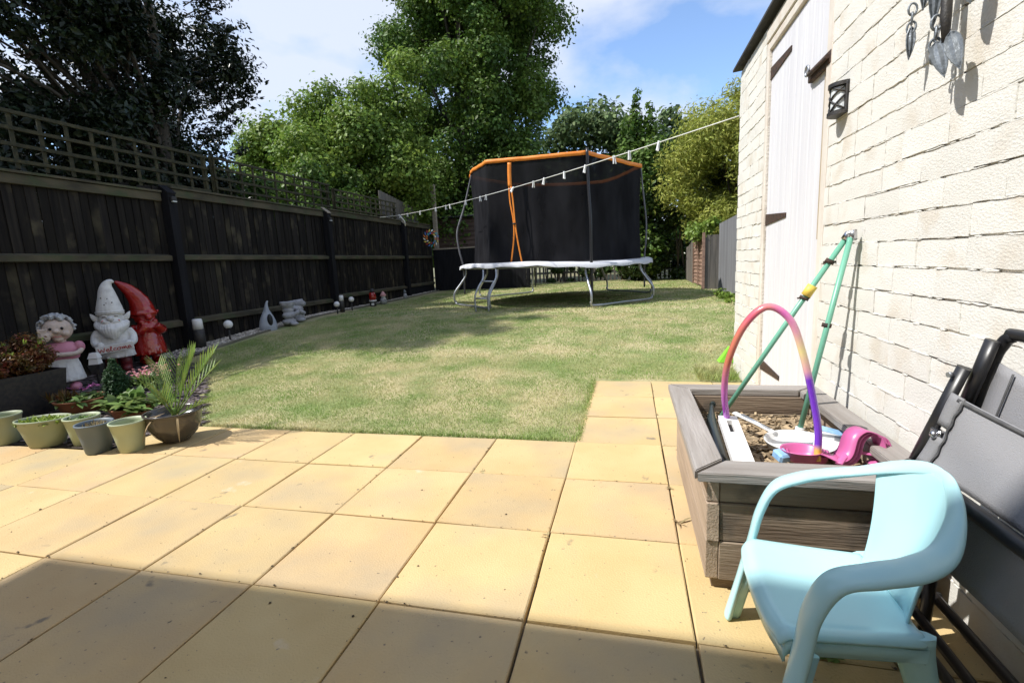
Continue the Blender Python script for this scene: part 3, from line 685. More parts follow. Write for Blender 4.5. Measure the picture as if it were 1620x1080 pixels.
MB().add([(-3.9, 13.15, 2.42), (-1.75, 13.15, 2.42), (-1.75, 15.4, 2.75), (-3.9, 15.4, 2.75), (-3.9, 13.15, 2.45), (-1.75, 13.15, 2.45), (-1.75, 15.4, 2.78), (-3.9, 15.4, 2.78)],
         [(0, 3, 2, 1), (4, 5, 6, 7), (0, 1, 5, 4), (1, 2, 6, 5), (2, 3, 7, 6), (3, 0, 4, 7)]).build('roof', mt['felt'], shed)
# low black fence across the far left corner
lf = empty('low_black_fence', (-2.1, 12.2, .2), 'low black boarded fence across the lawn behind the trampoline', 'fence')
for k in range(26):
    x = -3.42 + k * .105; MB().box((x, 12.1, .15), (x + .101, 12.12, 1.44 + random.uniform(-.004, .004)), 0).build('board', mt['post'], lf)
MB().box((-3.42, 12.09, 1.44), (-.69, 12.16, 1.475), .003).build('capping', mt['capwood'], lf)
MB().box((-3.42, 12.125, .4), (-.69, 12.16, .5)).build('rail', mt['post'], lf); MB().box((-3.42, 12.125, 1.2), (-.69, 12.16, 1.3)).build('rail', mt['post'], lf)
MB().box((-.685, 12.08, .1), (-.60, 12.17, 1.5), .004).build('post', mt['post'], lf)

# ------------------------------------------------------------------ right hand fences at the back
gf = empty('grey_fence', (3.82, 8.3, .2), 'smooth grey board fence panel beside the outbuilding end', 'fence')
for k in range(18):
    y = 6.5 + k * .145; MB().box((3.80, y, .2), (3.82, y + .142, 1.60 - .004 * k), 0).build('board', mt['greyfence'], gf)
MB().box((3.83, 7.30, .2), (3.92, 7.40, 1.72), .004).build('post', mt['greyfence'], gf)
MB().box((3.83, 6.5, 1.2), (3.86, 9.1, 1.28)).build('rail', mt['greyfence'], gf)
dp = empty('dark_fence_return', (3.8, 9.6, .2), 'narrow dark board panel between the grey panel and the slatted panel', 'fence')
for k in range(3): MB().box((3.64 + k * .105, 9.75, .2), (3.64 + k * .105 + .10, 9.77, 1.35), 0).build('board', mt['oldfence'], dp)
MB().box((3.58, 9.72, .2), (3.635, 9.78, 1.40), .003).build('post', mt['slatwood'], dp)
sp = empty('slatted_panel', (3.7, 10.8, .2), 'reddish brown woven slat fence panel under the ivy on the right', 'fence')
for k in range(13):
    z = .28 + k * .085; MB().add([(3.66, 9.9, z), (3.64, 11.6, z), (3.66, 11.6, z + .085), (3.68, 9.9, z + .085)], [(0, 1, 2, 3)]).box((3.67, 9.9, z), (3.685, 11.6, z + .008)).build('slat', mt['slatwood'], sp)
for y in (9.9, 10.75, 11.6): MB().box((3.62, y - .025, .2), (3.638, y + .025, 1.42)).build('batten', mt['slatwood'], sp)
ob = empty('old_board_panel', (3.65, 12.4, .2), 'leaning old grey boards at the far right end of the lawn', 'fence')
for k in range(9):
    y = 11.68 + k * .15; MB().box((3.62 + random.uniform(-.01, .01), y, .22), (3.64, y + .14, 1.30 - .02 * k + random.uniform(-.03, .03)), 0, rot=Matrix.Rotation(R(-3), 3, 'X')).build('board', mt['oldfence'], ob)

# palisade at the far end with light showing through
pf = empty('picket_fence', (0, 14.4, .3), 'grey picket fence behind the ivy at the far end of the lawn', 'fence')
pk = MB().box((-.028, -.01, 0), (.028, .01, 1.15)).add([(-.028, -.01, 1.15), (.028, -.01, 1.15), (.028, .01, 1.15), (-.028, .01, 1.15), (0, 0, 1.2)], [(0, 1, 4), (1, 2, 4), (2, 3, 4), (3, 0, 4)]).data('picket'); pk.materials.append(mt['oldfence'])
for k in range(52): put('picket', pk, pf, loc=(-2.6 + k * .125, 14.4, .28))
for z in (.55, 1.2): MB().box((-2.7, 14.415, z), (4.0, 14.45, z + .06)).build('rail', mt['oldfence'], pf)

# ------------------------------------------------------------------ trees
def leaves(centres, radii, n, size, asp=.55, up=.4, seed=1, shell=.5, squash=.8):
    rng = np.random.default_rng(seed)
    c = np.array(centres, float); r = np.array(radii, float); w = r ** 2.2; w /= w.sum()
    k = rng.choice(len(c), n, p=w)
    d = rng.normal(size=(n, 3)); d /= np.linalg.norm(d, axis=1)[:, None]
    rad = r[k] * rng.uniform(shell, 1.0, n) ** .6 * (1 + .26 * rng.normal(size=n))
    p = c[k] + d * rad[:, None] * np.array([1, 1, squash])
    nrm = d * .8 + np.array([0, 0, up]) + rng.normal(size=(n, 3)) * .55; nrm /= np.linalg.norm(nrm, axis=1)[:, None]
    t = np.cross(nrm, rng.normal(size=(n, 3))); t /= np.linalg.norm(t, axis=1)[:, None]; b = np.cross(nrm, t)
    s = size * rng.uniform(.45, 1.45, n)[:, None]
    V = np.empty((n, 4, 3)); V[:, 0] = p - t * s; V[:, 2] = p + t * s
    V[:, 1] = p + b * s * asp + nrm * s * .22; V[:, 3] = p - b * s * asp + nrm * s * .22
    return V
def leafobj(name, V, m, parent):
    me = np_mesh(name, V, [], [(0, 1, 2), (0, 2, 3)]); me.materials.append(m); return put(name, me, parent)
def crown_pts(n, f, seed, rmin, rmax):
    rnd = random.Random(seed); cs = []; rs = []
    while len(cs) < n:
        p = f(rnd)
        if p is None: continue
        cs.append(p); rs.append(rnd.uniform(rmin, rmax))
    return cs, rs
def ell(c, r, inner=.0):
    def f(rnd):
        while True:
            d = Vector([rnd.uniform(-1, 1) for _ in range(3)])
            if inner <= d.length <= 1: return (c[0] + d.x * r[0], c[1] + d.y * r[1], c[2] + d.z * r[2])
    return f
def tree(name, label, base, trunk_h, tr, centres, radii, n, size, m, asp=.55, seed=1, nl=14, lean=(0, 0), trunks=1, group=None, up=.4, shell=.5):
    t = empty(name, base, label, 'tree', group)
    rnd = random.Random(seed); mb = MB()
    for q in range(trunks):
        off = Vector(((q - (trunks - 1) / 2) * tr * 3.2, q * tr, 0))
        b = Vector(base) + off; top = b + Vector((lean[0] + off.x, lean[1], trunk_h))
        pts = [b.lerp(top, k / 8) + Vector((noise.noise((k * .7, q, seed)) * tr * 1.5, noise.noise((k * .7, q + 9, seed)) * tr * 1.5, 0)) for k in range(9)]
        mb.tube(pts, [tr * (1.25 - .95 * k / 8) for k in range(9)], 9)
        if nl:
            for k in rnd.sample(range(len(centres)), min(nl, len(centres))):
                c = Vector(centres[k]); s = pts[rnd.randint(3, 7)]
                if c.z < s.z - .5: s = pts[rnd.randint(1, 3)]
                mid = s.lerp(c, .5) + Vector((0, 0, .12 * (c - s).length))
                lp = spline([s, mid, c], 4); mb.tube(lp, [tr * .35 * (1 - .85 * i / (len(lp) - 1)) for i in range(len(lp))], 5)
    mb.build('trunk', mt['trunk'], t)
    leafobj('crown', leaves(centres, radii, n, size, asp, up, seed, shell), m, t)
    return t
# near dark holly behind the fence
def f_holly(rnd):
    y = rnd.uniform(1.9, 7.3); x = rnd.uniform(-6.9, -4.6); z = rnd.uniform(2.3, 8.2)
    lim = 7.2 - (max(0, z - 5.2) * .25) - max(0, 3.3 - z) * .6
    if y > lim - (x + 4.6) * -.15 and False: return None
    if y > 4.8 and z > 5.5: return None
    if y - (-x - 4.6) * .9 > 6.7 - abs(z - 4.4) * .35: return None
    return (x, y, z)
cs, rs = crown_pts(240, f_holly, 3, .25, .55)
ht = tree('holly_tree', 'dense dark glossy evergreen tree with twin trunks behind the near left fence', (-5.6, 5.5, 0), 6.5, .13, cs, rs, 120000, .044, mt['l_holly'], .50, 3, 30, trunks=2, shell=.0)
# sprigs reaching out over the sky on its right
rnd = random.Random(5); sc_, sr_ = [], []; mb = MB()
for k in range(26):
    z0 = rnd.uniform(3.0, 6.0); s = Vector((-5.0, 6.1, z0)); e = s + Vector((rnd.uniform(.0, .5), rnd.uniform(.35, 1.0), rnd.uniform(.05, .6)))
    pts = spline([s, s.lerp(e, .5) + Vector((0, 0, -.05)), e], 4); mb.tube(pts, [.010 * (1 - .7 * i / 8) for i in range(len(pts))], 4)
    for p in pts[3:]: sc_.append(tuple(p)); sr_.append(.09)
mb.build('branch', mt['trunk'], ht); leafobj('crown', leaves(sc_, sr_, 2600, .040, .45, .4, 9, .3), mt['l_holly'], ht)

# mid green maple bush beside the big tree
cs, rs = crown_pts(60, ell((-6.2, 11.5, 3.2), (2.6, 2.2, 2.2), .35), 11, .45, .8)
for q in ((-6.4, 11, 5.3), (-7.5, 11, 4.7), (-5.2, 11, 5.0), (-4.9, 10.9, 4.2), (-4.3, 11.2, 3.4), (-8.1, 11.2, 4.0), (-5.9, 11.4, 5.7), (-4.4, 11.8, 5.2), (-4.2, 12.0, 5.9), (-3.9, 12.2, 6.5), (-3.7, 12, 5.4), (-4.0, 11.8, 4.5), (-4.9, 11.6, 5.7), (-3.6, 12.2, 4.2)): cs.append(q); rs.append(.5)
tree('maple_bush', 'mid green sunlit maple behind the trellis, left of the tallest tree', (-6.2, 11.8, 0), 3.2, .10, cs, rs, 100000, .055, mt['l_maple'], .62, 11, 22, trunks=2, up=.5)
# nearer foliage hanging over the fence between trellis and shed
cs, rs = crown_pts(34, ell((-4.75, 9.6, 2.35), (.9, 1.9, .95), .2), 12, .22, .42)
tree('overhanging_shrub', 'loose leafy shrub spilling over the fence top beside the far trellis', (-4.9, 9.8, 0), 1.6, .05, cs, rs, 13000, .055, mt['l_dark'], .6, 12, 12, trunks=2)
# tallest tree
def f_big(rnd):
    z = rnd.uniform(2.0, 13.5)
    xl = np.interp(z, [2, 4, 6, 8, 10, 12, 14], [-6.4, -7.6, -7.6, -6.5, -6.3, -6.1, -4.8]); xr = np.interp(z, [2, 4, 5.5, 7, 9, 11, 14], [-.7, -.5, -.2, -.2, .1, .0, -1.2])
    x = rnd.uniform(xl + .5, xr - .5); cy = 15.8; w = (xr - xl) / 2; d = abs(x - (xl + xr) / 2) / w
    dy_ = 2.4 * math.sqrt(max(0, 1 - d * d)); y = cy + rnd.uniform(-1, 1) * dy_
    return (x, y, z)
cs, rs = crown_pts(215, f_big, 21, .45, .85)
tree('tall_maple', 'tallest dark green maple rising out of the top of the picture', (-3.0, 16, .2), 12.5, .26, cs, rs, 230000, .060, mt['l_dark'], .62, 21, 40, trunks=2, up=.5)
# distant trees
cs, rs = crown_pts(46, ell((.3, 23, 5.2), (2.7, 1.5, 2.6), .3), 31, .5, .95)
tree('distant_oak', 'grey green round tree far behind the trampoline net', (.2, 23, 0), 5, .16, cs, rs, 15000, .12, mt['l_dist'], .6, 31, 12, group=None)
cs = [(1.75 + math.cos(a) * (.25 + .9 * (1 - h)), 24 + math.sin(a) * (.25 + .9 * (1 - h)), 3.6 + 3.7 * h) for h in [k / 26 for k in range(27)] for a in (h * 17, h * 17 + 2.1, h * 17 + 4.2)]
tree('scots_pine', 'small dark pine standing between the round tree and the maple saplings', (1.75, 24, 0), 7.2, .12, cs, [.30] * len(cs), 7000, .13, mt['l_pine'], .12, 33, 30)
# column of saplings with two leaders
cs, rs = crown_pts(56, ell((2.35, 13.6, 2.6), (.85, .8, 2.1), .2), 41, .28, .5)
for k in range(8): cs.append((2.33 + .03 * math.sin(k), 13.6, 4.3 + k * .17)); rs.append(.20 - .012 * k)
for k in range(6): cs.append((2.68 + .02 * math.sin(k * 2), 13.5, 4.25 + k * .16)); rs.append(.19 - .013 * k)
for k in range(5): cs.append((2.0 - .02 * k, 13.6, 3.9 + k * .13)); rs.append(.17 - .015 * k)
tree('maple_sapling', 'upright maple clump with two leafy leaders standing against the sky', (2.3, 13.8, 0), 5.0, .05, cs, rs, 22000, .058, mt['l_dark'], .66, 41, 16, trunks=2, up=.5)
cs, rs = crown_pts(22, ell((4.4, 20, 5.0), (1.5, 1.0, 1.6), .2), 43, .4, .7)
tree('rounded_tree', 'distant mid green tree between the saplings and the willow', (4.4, 20, 0), 4.5, .1, cs, rs, 9000, .10, mt['l_dist'], .6, 43, 8)
cs, rs = crown_pts(70, ell((4.95, 12.2, 2.9), (1.75, 1.4, 1.75), .25), 51, .35, .65)
for q in ((4.35, 12, 4.4), (4.6, 12, 4.75), (4.9, 12.3, 4.7), (4.1, 12, 4.1), (5.2, 12, 4.9), (3.6, 11.8, 2.2), (3.5, 12, 2.8)): cs.append(q); rs.append(.3)
tree('willow_tree', 'yellow green feathery willow behind the right hand fences', (5, 12.6, 0), 3.6, .09, cs, rs, 64000, .055, mt['l_willow'], .28, 51, 22, trunks=2, up=.2)
# ivy hedge and undergrowth
def hedge(name, label, x0, x1, y, z0, z1, n, seed, m='l_ivy', size=.05, dep=.5, rmin=.18, rmax=.34, k=None):
    rnd = random.Random(seed); k = k or int((x1 - x0) * (z1 - z0) * 7)
    cs = [(rnd.uniform(x0, x1), y + rnd.uniform(-dep, dep), rnd.uniform(z0, z1)) for _ in range(k)]; rs = [rnd.uniform(rmin, rmax) for _ in cs]
    t = empty(name, ((x0 + x1) / 2, y, .2), label, 'hedge')
    mb = MB()
    for q in range(int((x1 - x0) * 2.5)):
        x = rnd.uniform(x0, x1); mb.tube([(x, y, .1), (x + rnd.uniform(-.2, .2), y, (z0 + z1) / 2), (x + rnd.uniform(-.4, .4), y, z1)], [.03, .02, .008], 5)
    mb.build('stem', mt['trunk'], t); leafobj('foliage', leaves(cs, rs, n, size, .75, .35, seed, .3), mt[m], t); return t
hedge('ivy_hedge', 'dark ivy hedge at the far end of the lawn behind the trampoline', -2.2, 2.0, 14.9, .95, 3.2, 20000, 61, dep=.35)
hedge('dark_undergrowth', 'shaded ivy mass below the maple saplings and the willow', 1.9, 4.6, 13.3, .42, 3.1, 24000, 62, dep=.4)
hedge('low_ivy', 'ragged ivy trailing at the foot of the picket fence', -.6, 3.6, 14.1, .30, .75, 7000, 63, rmin=.08, rmax=.2, dep=.15, size=.04)
hedge('fence_top_ivy', 'ivy clump growing over the top of the slatted fence panel', 3.45, 3.85, 10.6, 1.35, 1.6, 1500, 64, m='l_maple', rmin=.1, rmax=.2, dep=.8, size=.04, k=12)
hedge('willow_undergrowth', 'dark shrubs filling the shade below the willow', 3.7, 7.0, 14.2, .4, 3.4, 16000, 68, m='l_dark', size=.06, rmin=.3, rmax=.5, dep=.4)
hedge('far_hedge', 'tall hedge line closing the view beyond the far trees', -16, 12, 27, 1, 4.2, 26000, 65, m='l_dark', size=.15, rmin=.5, rmax=1.0, dep=1.0, k=120)
hedge('neighbour_shrub', 'green shrubs beyond the near fence seen through the trellis', -6.8, -5.2, 8.2, .6, 3.0, 14000, 66, m='l_dark', dep=2.2, size=.055, k=50, rmin=.3, rmax=.5)
hedge('holly_undergrowth', 'dark shrubs under the holly tree behind the trellis', -7.8, -6.6, 4.5, .5, 3.2, 16000, 67, m='l_holly', dep=3.4, size=.05, k=60, rmin=.35, rmax=.6)

# ------------------------------------------------------------------ trampoline
TC = Vector((.68, 8.25, 0)); TZ = .93
tr = empty('trampoline', (TC.x, TC.y, .2), 'large round trampoline with black safety net and orange top band', 'trampoline')
def tz(x): return TZ - .028 * (x - .68) / 1.8
N_ = 72
vs = []; fs = []
for (r, dz) in ((1.50, .02), (1.52, .035), (1.78, .03), (1.83, .012), (1.84, -.045)):
    for k in range(N_):
        a = 2 * PI * k / N_; x = TC.x + r * math.cos(a); y = TC.y + r * math.sin(a)
        wv = .022 * math.sin(a * 3 + 1.1) * (1 if r > 1.6 else .3) + .010 * math.sin(a * 7) * (1 if r > 1.6 else 0) + (.012 * math.sin(a * 19) if dz < 0 else 0)
        vs.append((x, y, tz(x) + dz + wv))
for i in range(4):
    for k in range(N_): k2 = (k + 1) % N_; fs.append((i * N_ + k, i * N_ + k2, (i + 1) * N_ + k2, (i + 1) * N_ + k))
MB().add(vs, fs, True).build('pad', mt['pad'], tr)
MB().lathe([(0, 0), (1.55, 0), (1.55, -.01), (0, -.01)], (TC.x, TC.y, TZ), 60).build('jump_mat', mt['tmat'], tr)
MB().tube([(TC.x + 1.74 * math.cos(a), TC.y + 1.74 * math.sin(a), tz(TC.x + 1.74 * math.cos(a)) - .035) for a in [2 * PI * k / 60 for k in range(60)]], .021, 7, closed=True).build('ring_frame', mt['galv'], tr)
def leg(ang):
    A = []
    for s in (-1, 1):
        a = R(ang) + s * R(21)
        A.append([Vector((TC.x + r * math.cos(a), TC.y + r * math.sin(a), z)) for r, z in ((1.72, TZ - .04), (1.74, TZ - .17), (1.84, .62), (1.96, .46), (1.97, .32), (1.95, .26))])
    a0 = A[0]; a1 = list(reversed(A[1]))
    zb = gz(0, a0[-1].y) + .035; zc = gz(0, a1[0].y) + .035
    m0 = a0[-1].copy(); m0.z = zb; m1 = a1[0].copy(); m1.z = zc
    pts = spline(a0[:-1] + [Vector((m0.x, m0.y, zb + .05)), m0.lerp(m1, .06), m0.lerp(m1, .5), m0.lerp(m1, .94), Vector((m1.x, m1.y, zc + .05))] + a1[1:], 5)
    MB().tube(pts, .019, 8).build('leg', mt['galv'], tr)
for ang in (224, 316, 41, 135): leg(ang)
# net wall: slightly pleated cylinder with a drooping hem
def topz(a):
    x = math.cos(a)
    z = 2.655 - .055 * x
    for ap, amp in ((R(188), .06), (R(-62), .05), (R(8), .05), (R(113), .02)):
        d = (a - ap + PI) % (2 * PI) - PI; z += amp * math.exp(-abs(d) / .5)
    return z - .05
def netr(a):
    q = (a - R(-62)) % R(60) - R(30); pr_ = 1.66 * math.cos(R(30)) / math.cos(q)
    return lerp(1.585, pr_, .75) + .006 * math.sin(a * 23) + .01 * math.sin(a * 9 + 1)
NN = 144; rows = 10; vs = []; fs = []
for j in range(rows + 1):
    t = j / rows
    for k in range(NN):
        a = 2 * PI * k / NN; x = TC.x + math.cos(a) * netr(a) * (1 - .02 * math.sin(PI * t)); y = TC.y + math.sin(a) * netr(a) * (1 - .02 * math.sin(PI * t))
        pl = .012 * math.sin(a * 31 + 3 * t) * (1 - t) + .006 * noise.noise((a * 8, t * 5, 1)); vs.append((x + math.cos(a) * pl, y + math.sin(a) * pl, lerp(tz(x) + .02, topz(a) - .02, t)))
for j in range(rows):
    for k in range(NN): k2 = (k + 1) % NN; fs.append((j * NN + k, j * NN + k2, (j + 1) * NN + k2, (j + 1) * NN + k))
MB().add(vs, fs, True).build('safety_net', mt['net'], tr)
vs = []; fs = []
for (dr, dz) in ((.003, -.050), (.012, -.047), (.018, -.018), (.013, .010), (0, .016), (-.010, .0), (-.010, -.047)):
    for k in range(NN):
        a = 2 * PI * k / NN; r = netr(a) + dr + .002 * math.sin(a * 90); vs.append((TC.x + r * math.cos(a), TC.y + r * math.sin(a), topz(a) + dz))
for i in range(6):
    for k in range(NN): k2 = (k + 1) % NN; fs.append((i * NN + k, i * NN + k2, (i + 1) * NN + k2, (i + 1) * NN + k))
MB().add(vs, fs, True).build('top_band', mt['orange'], tr)
def onnet(x, z, out=.012):
    dx_ = x - TC.x; r = 1.575 + out; return Vector((x, TC.y - math.sqrt(max(.01, r * r - dx_ * dx_)), z))
def strap(pts, w):
    pts = spline([onnet(x, z, .016) for x, z in pts], 4)
    mb = MB(); mb.tube(pts, w, 6, flat=((0, -1, 0), .25)); return mb
a_ = [(.235, 2.56), (.225, 2.4), (.225, 2.19)]
strap(a_, .036).build('door_strip', mt['orange'], tr)
strap([(.21, 2.19), (.215, 1.95), (.262, 1.63), (.25, 1.35), (.185, .99)], .014).build('door_edge', mt['orange'], tr)
strap([(.245, 2.19), (.268, 1.95), (.285, 1.63), (.315, 1.35), (.375, .98)], .014).build('door_edge', mt['orange'], tr)
MB().ball(onnet(.272, 1.60, .03), (.035, .02, .018), 1).build('door_clip', mt['dark'], tr)
def pole(ang, bow, ztop, rt=1.62, rb=1.80, w=.019):
    a = R(ang); d = Vector((math.cos(a), math.sin(a), 0)); pts = []
    for r, z in ((rb, .40), (rb, TZ), (rb + bow * .5, TZ + .35), (rb + bow * .6, TZ + .7), (lerp(rb, rt, .5) + bow * .5, TZ + 1.15), (rt + .02, ztop)):
        p = TC + d * r; p.z = z; pts.append(p)
    MB().tube(spline(pts, 5), w, 8).build('net_pole', mt['blacktube'] if ang == -62 else mt['polegrey'], tr)
mt['polegrey'] = M('grey_sleeved_pole', (.10, .10, .11), (.2, .2, .22), (10, 10, 3), .5)
pole(-62, .0, 2.675, 1.66, 1.76, .024); pole(188, .12, 2.72, rt=1.49); pole(6, .06, 2.58, 1.62, 1.70, .016); pole(113, .04, 2.68, w=.014)
# ladder
la = empty('ladder', (-.12, 6.45, gz(0, 6.4)), 'short silver two-rung ladder hooked on the trampoline front', 'ladder')
def lad(x0): return spline([(x0 + .10, 6.50, .88), (x0 + .10, 6.46, .74), (x0 + .03, 6.40, .60), (x0 - .02, 6.36, .45), (x0 - .02, 6.36, gz(0, 6.36) + .0)], 6)
for x0 in (-.34, -.12): MB().tube(lad(x0), .016, 8).build('rail', mt['galv'], la)
MB().tube([(-.27, 6.44, .70), (-.045, 6.44, .69)], .014, 8).build('rung', mt['galv'], la)
MB().tube([(-.36, 6.36, .43), (-.14, 6.36, .42)], .014, 8).build('rung', mt['galv'], la)
bl = MB().ball((1.30, 7.15, TZ + .125), .118, 3).build('play_ball', mt['balldye']); tag(bl, 'blue grey ball lying on the trampoline behind the front pole', 'ball')

# ------------------------------------------------------------------ washing line and pegs
LA = Vector((-3.45, 10.137, 2.262)); LB = Vector((2.915, 3.057, 2.001))
def lp(t): p = LA.lerp(LB, t); p.z -= .34 * t * (1 - t); return p
cl = MB().tube([lp(k / 40) for k in range(41)], .0045, 6).tube([LA, LA + Vector((0, -.95, -.12))], .004, 5).build('washing_line', mt['line']); tag(cl, 'white washing line strung from the far fence post to the outbuilding corner', 'washing line')
br = MB().tube([(-3.42, 10.40, 2.02), (-3.40, 10.36, 2.12), (-3.45, 10.2, 2.27), (-3.45, 10.137, 2.262)], .018, 6).build('line_bracket', mt['white']); tag(br, 'small white bracket on the far fence post holding the washing line', 'bracket')
pegT = [0.012, 0.08, 0.18, 0.283, 0.342, 0.363, 0.442, 0.504, 0.527, 0.621, 0.68, 0.707, 0.754, 0.797, 0.848, 0.872, 0.913]
peglab = ['white peg at the fence post end of the washing line', 'second white peg from the fence post on the line', 'third white peg from the fence, above the end of the black fence', 'white peg hanging just left of the tall timber post', 'left peg of the close pair over the brown shed', 'right peg of the close pair over the brown shed',
          'white peg just left of the trampoline net on the line', 'white peg in front of the left edge of the net', 'tilted white peg just inside the left edge of the net', 'small tilted peg just right of the orange door strip', 'long white peg hanging between orange strip and front net pole', 'stubby white peg right of the long one across the net', 'white peg left of the front net pole', 'tilted peg just right of the front net pole', 'white peg over the orange band near its right end', 'white peg in the gap just beyond the trampoline band', 'lone white peg nearest the outbuilding']
proto = None
for i, t in enumerate(pegT):
    p = lp(t)
    if proto is None:
        proto = empty('clothes_peg', p)
        for s in (-1, 1):
            MB().add([(s * .004 - .004, -.006, .012), (s * .004 + .004, -.006, .012), (s * .011 + .004, -.006, -.062), (s * .011 - .003, -.006, -.062), (s * .004 - .004, .006, .012), (s * .004 + .004, .006, .012), (s * .011 + .004, .006, -.062), (s * .011 - .003, .006, -.062)],
                     [(0, 1, 2, 3), (7, 6, 5, 4), (0, 4, 5, 1), (1, 5, 6, 2), (2, 6, 7, 3), (3, 7, 4, 0)]).build('peg_half', mt['peg'], proto, world=False)
        o = proto
    else: o = copy_tree(proto)
    o.location = p; o.rotation_euler = (R(random.uniform(-15, 15)), R(random.choice((0, 5, -8, 12, 35) if i in (8, 9, 13) else (0, 4, -6))), R(random.uniform(20, 70))); o.scale = (1.15,) * 3
    tag(o, peglab[i], 'clothes peg', 'white pegs on the washing line')

# ------------------------------------------------------------------ wooden planter
PZ = .35
pl = empty('wooden_planter', (2.58, .65, 0), 'weathered timber planter with mitred rim beside the white brick wall', 'planter')
XA, XB, YA, YB = 2.30, 2.87, .215, 1.10
rows_ = [(.037, .157), (.160, .276), (.279, .35)]
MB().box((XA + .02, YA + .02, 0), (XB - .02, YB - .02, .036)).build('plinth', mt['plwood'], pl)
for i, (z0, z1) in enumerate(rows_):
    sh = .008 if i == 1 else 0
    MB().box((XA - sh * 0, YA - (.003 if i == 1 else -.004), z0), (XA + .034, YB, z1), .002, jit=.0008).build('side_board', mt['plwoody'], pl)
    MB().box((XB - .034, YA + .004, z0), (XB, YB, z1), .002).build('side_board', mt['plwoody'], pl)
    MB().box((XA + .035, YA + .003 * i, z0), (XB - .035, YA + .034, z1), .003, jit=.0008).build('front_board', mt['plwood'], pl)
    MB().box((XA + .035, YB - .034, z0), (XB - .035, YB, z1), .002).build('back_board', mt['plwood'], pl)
ox0, ox1, oy0, oy1 = 2.265, 2.887, .185, 1.165; rw = .088
def rimb(p, m):  # p: four plan corners
    vs = [(x, y, PZ + .002) for x, y in p] + [(x, y, PZ + .030) for x, y in p]
    bm = bmesh.new(); v = [bm.verts.new(q) for q in vs]
    for f in [(0, 3, 2, 1), (4, 5, 6, 7), (0, 1, 5, 4), (1, 2, 6, 5), (2, 3, 7, 6), (3, 0, 4, 7)]: bm.faces.new([v[i] for i in f])
    bmesh.ops.recalc_face_normals(bm, faces=bm.faces); bmesh.ops.bevel(bm, geom=list(bm.edges), offset=.003, segments=2, affect='EDGES')
    me = bpy.data.meshes.new('rim_board'); bm.to_mesh(me); bm.free(); me.materials.append(m); put('rim_board', me, pl)
g_ = .0035
rimb([(ox0, oy0 + .012), (ox0 + rw, oy0 + rw + .020), (ox0 + rw, oy1 - rw - g_), (ox0, oy1 - g_)], mt['plrimy'])
rimb([(ox0 + g_, oy0), (ox1 - g_, oy0), (ox1 - rw - g_, oy0 + rw + .016), (ox0 + rw + g_ + .003, oy0 + rw + .010)], mt['plrim'])
rimb([(ox1, oy0 + g_), (ox1, oy1 - g_), (ox1 - rw, oy1 - rw - g_), (ox1 - rw, oy0 + rw + .02)], mt['plrimy'])
rimb([(ox0 + g_, oy1), (ox0 + rw + g_, oy1 - rw), (ox1 - rw - g_, oy1 - rw), (ox1 - g_, oy1)], mt['plrim'])
SZ = .262
soil = sheet('soil', mt['soil'], XA + .034, XB - .034, YA + .034, YB - .034, 24, 36, lambda x, y: SZ + .022 * noise.noise((x * 9, y * 9, 0)) + .008 * noise.noise((x * 40, y * 40, 0)) + .03 * max(0, (y - .75)))
soil.parent = pl; soil.matrix_parent_inverse = Matrix.Translation(-pl.location)
vs = []; fs = []
for k in range(1100):
    x = random.uniform(XA + .05, XB - .05); y = random.uniform(YA + .05, YB - .05); s = random.uniform(.006, .024) * (1 if random.random() < .8 else 1.6)
    rot = Matrix.Rotation(random.uniform(0, 6.3), 3, 'Z') @ Matrix.Rotation(random.uniform(-.6, .6), 3, 'X') @ Matrix.Rotation(random.uniform(-.5, .5), 3, 'Y')
    z = SZ + .022 * noise.noise((x * 9, y * 9, 0)) + .006 + .03 * max(0, (y - .75)); w = s * random.uniform(.2, .5); t = .0018; o = len(vs)
    vs += [Vector((x, y, z)) + rot @ Vector(q) for q in ((-s, -w, -t), (s, -w * .7, -t), (s * .9, w, -t), (-s * .8, w * .8, -t), (-s, -w, t), (s, -w * .7, t), (s * .9, w, t), (-s * .8, w * .8, t))]
    fs += [tuple(o + i for i in q) for q in ((4, 5, 6, 7), (0, 1, 5, 4), (1, 2, 6, 5), (2, 3, 7, 6), (3, 0, 4, 7))]
bc = MB().add(vs, fs).build('bark_mulch', mt['bark'], pl); tag(bc, kind='stuff')

# props and toys in the planter
gp = empty('clothes_prop', (2.5, 1.0, .27), 'mint green two-legged pole leaning from the planter against the brick wall', 'pole')
TOP = Vector((2.885, .90, 1.035)); B1 = Vector((2.47, .985, .285)); B2 = Vector((2.735, .86, .27))
MB().tube([B1, TOP - (TOP - B1) * .04], .0098, 12).build('long_pole', mt['green'], gp)
MB().tube([B2, TOP - (TOP - B2) * .03 + Vector((0, -.012, 0))], .0098, 12).build('short_pole', mt['green'], gp)
dd = (TOP - B1).normalized()
MB().tube([TOP - dd * .035, TOP - dd * .012, TOP + Vector((.006, -.004, -.004)), TOP + Vector((.004, -.016, -.03))], [.0145, .0155, .015, .012], 12).build('cap', mt['chrome'], gp)
MB().tube([TOP - dd * .27, TOP - dd * .225], .018, 12).build('collar', mt['ydye'], gp)
MB().tube([TOP - dd * .13, TOP - dd * .115], .0165, 10).box(TOP - dd * .125 - Vector((.02, .004, .004)), TOP - dd * .125 + Vector((.022, .004, .004)), 0).build('clamp', mt['rustiron'], gp)
MB().tube([TOP - dd * .285, TOP - dd * .275], .0175, 10).box(TOP - dd * .28 - Vector((.024, .003, .003)), TOP - dd * .28 + Vector((.02, .003, .003)), 0).build('clamp', mt['rustiron'], gp)
d2 = (TOP - B2).normalized(); MB().tube([B2 + d2 * .42, B2 + d2 * .436], .0165, 10).build('clamp', mt['rustiron'], gp)
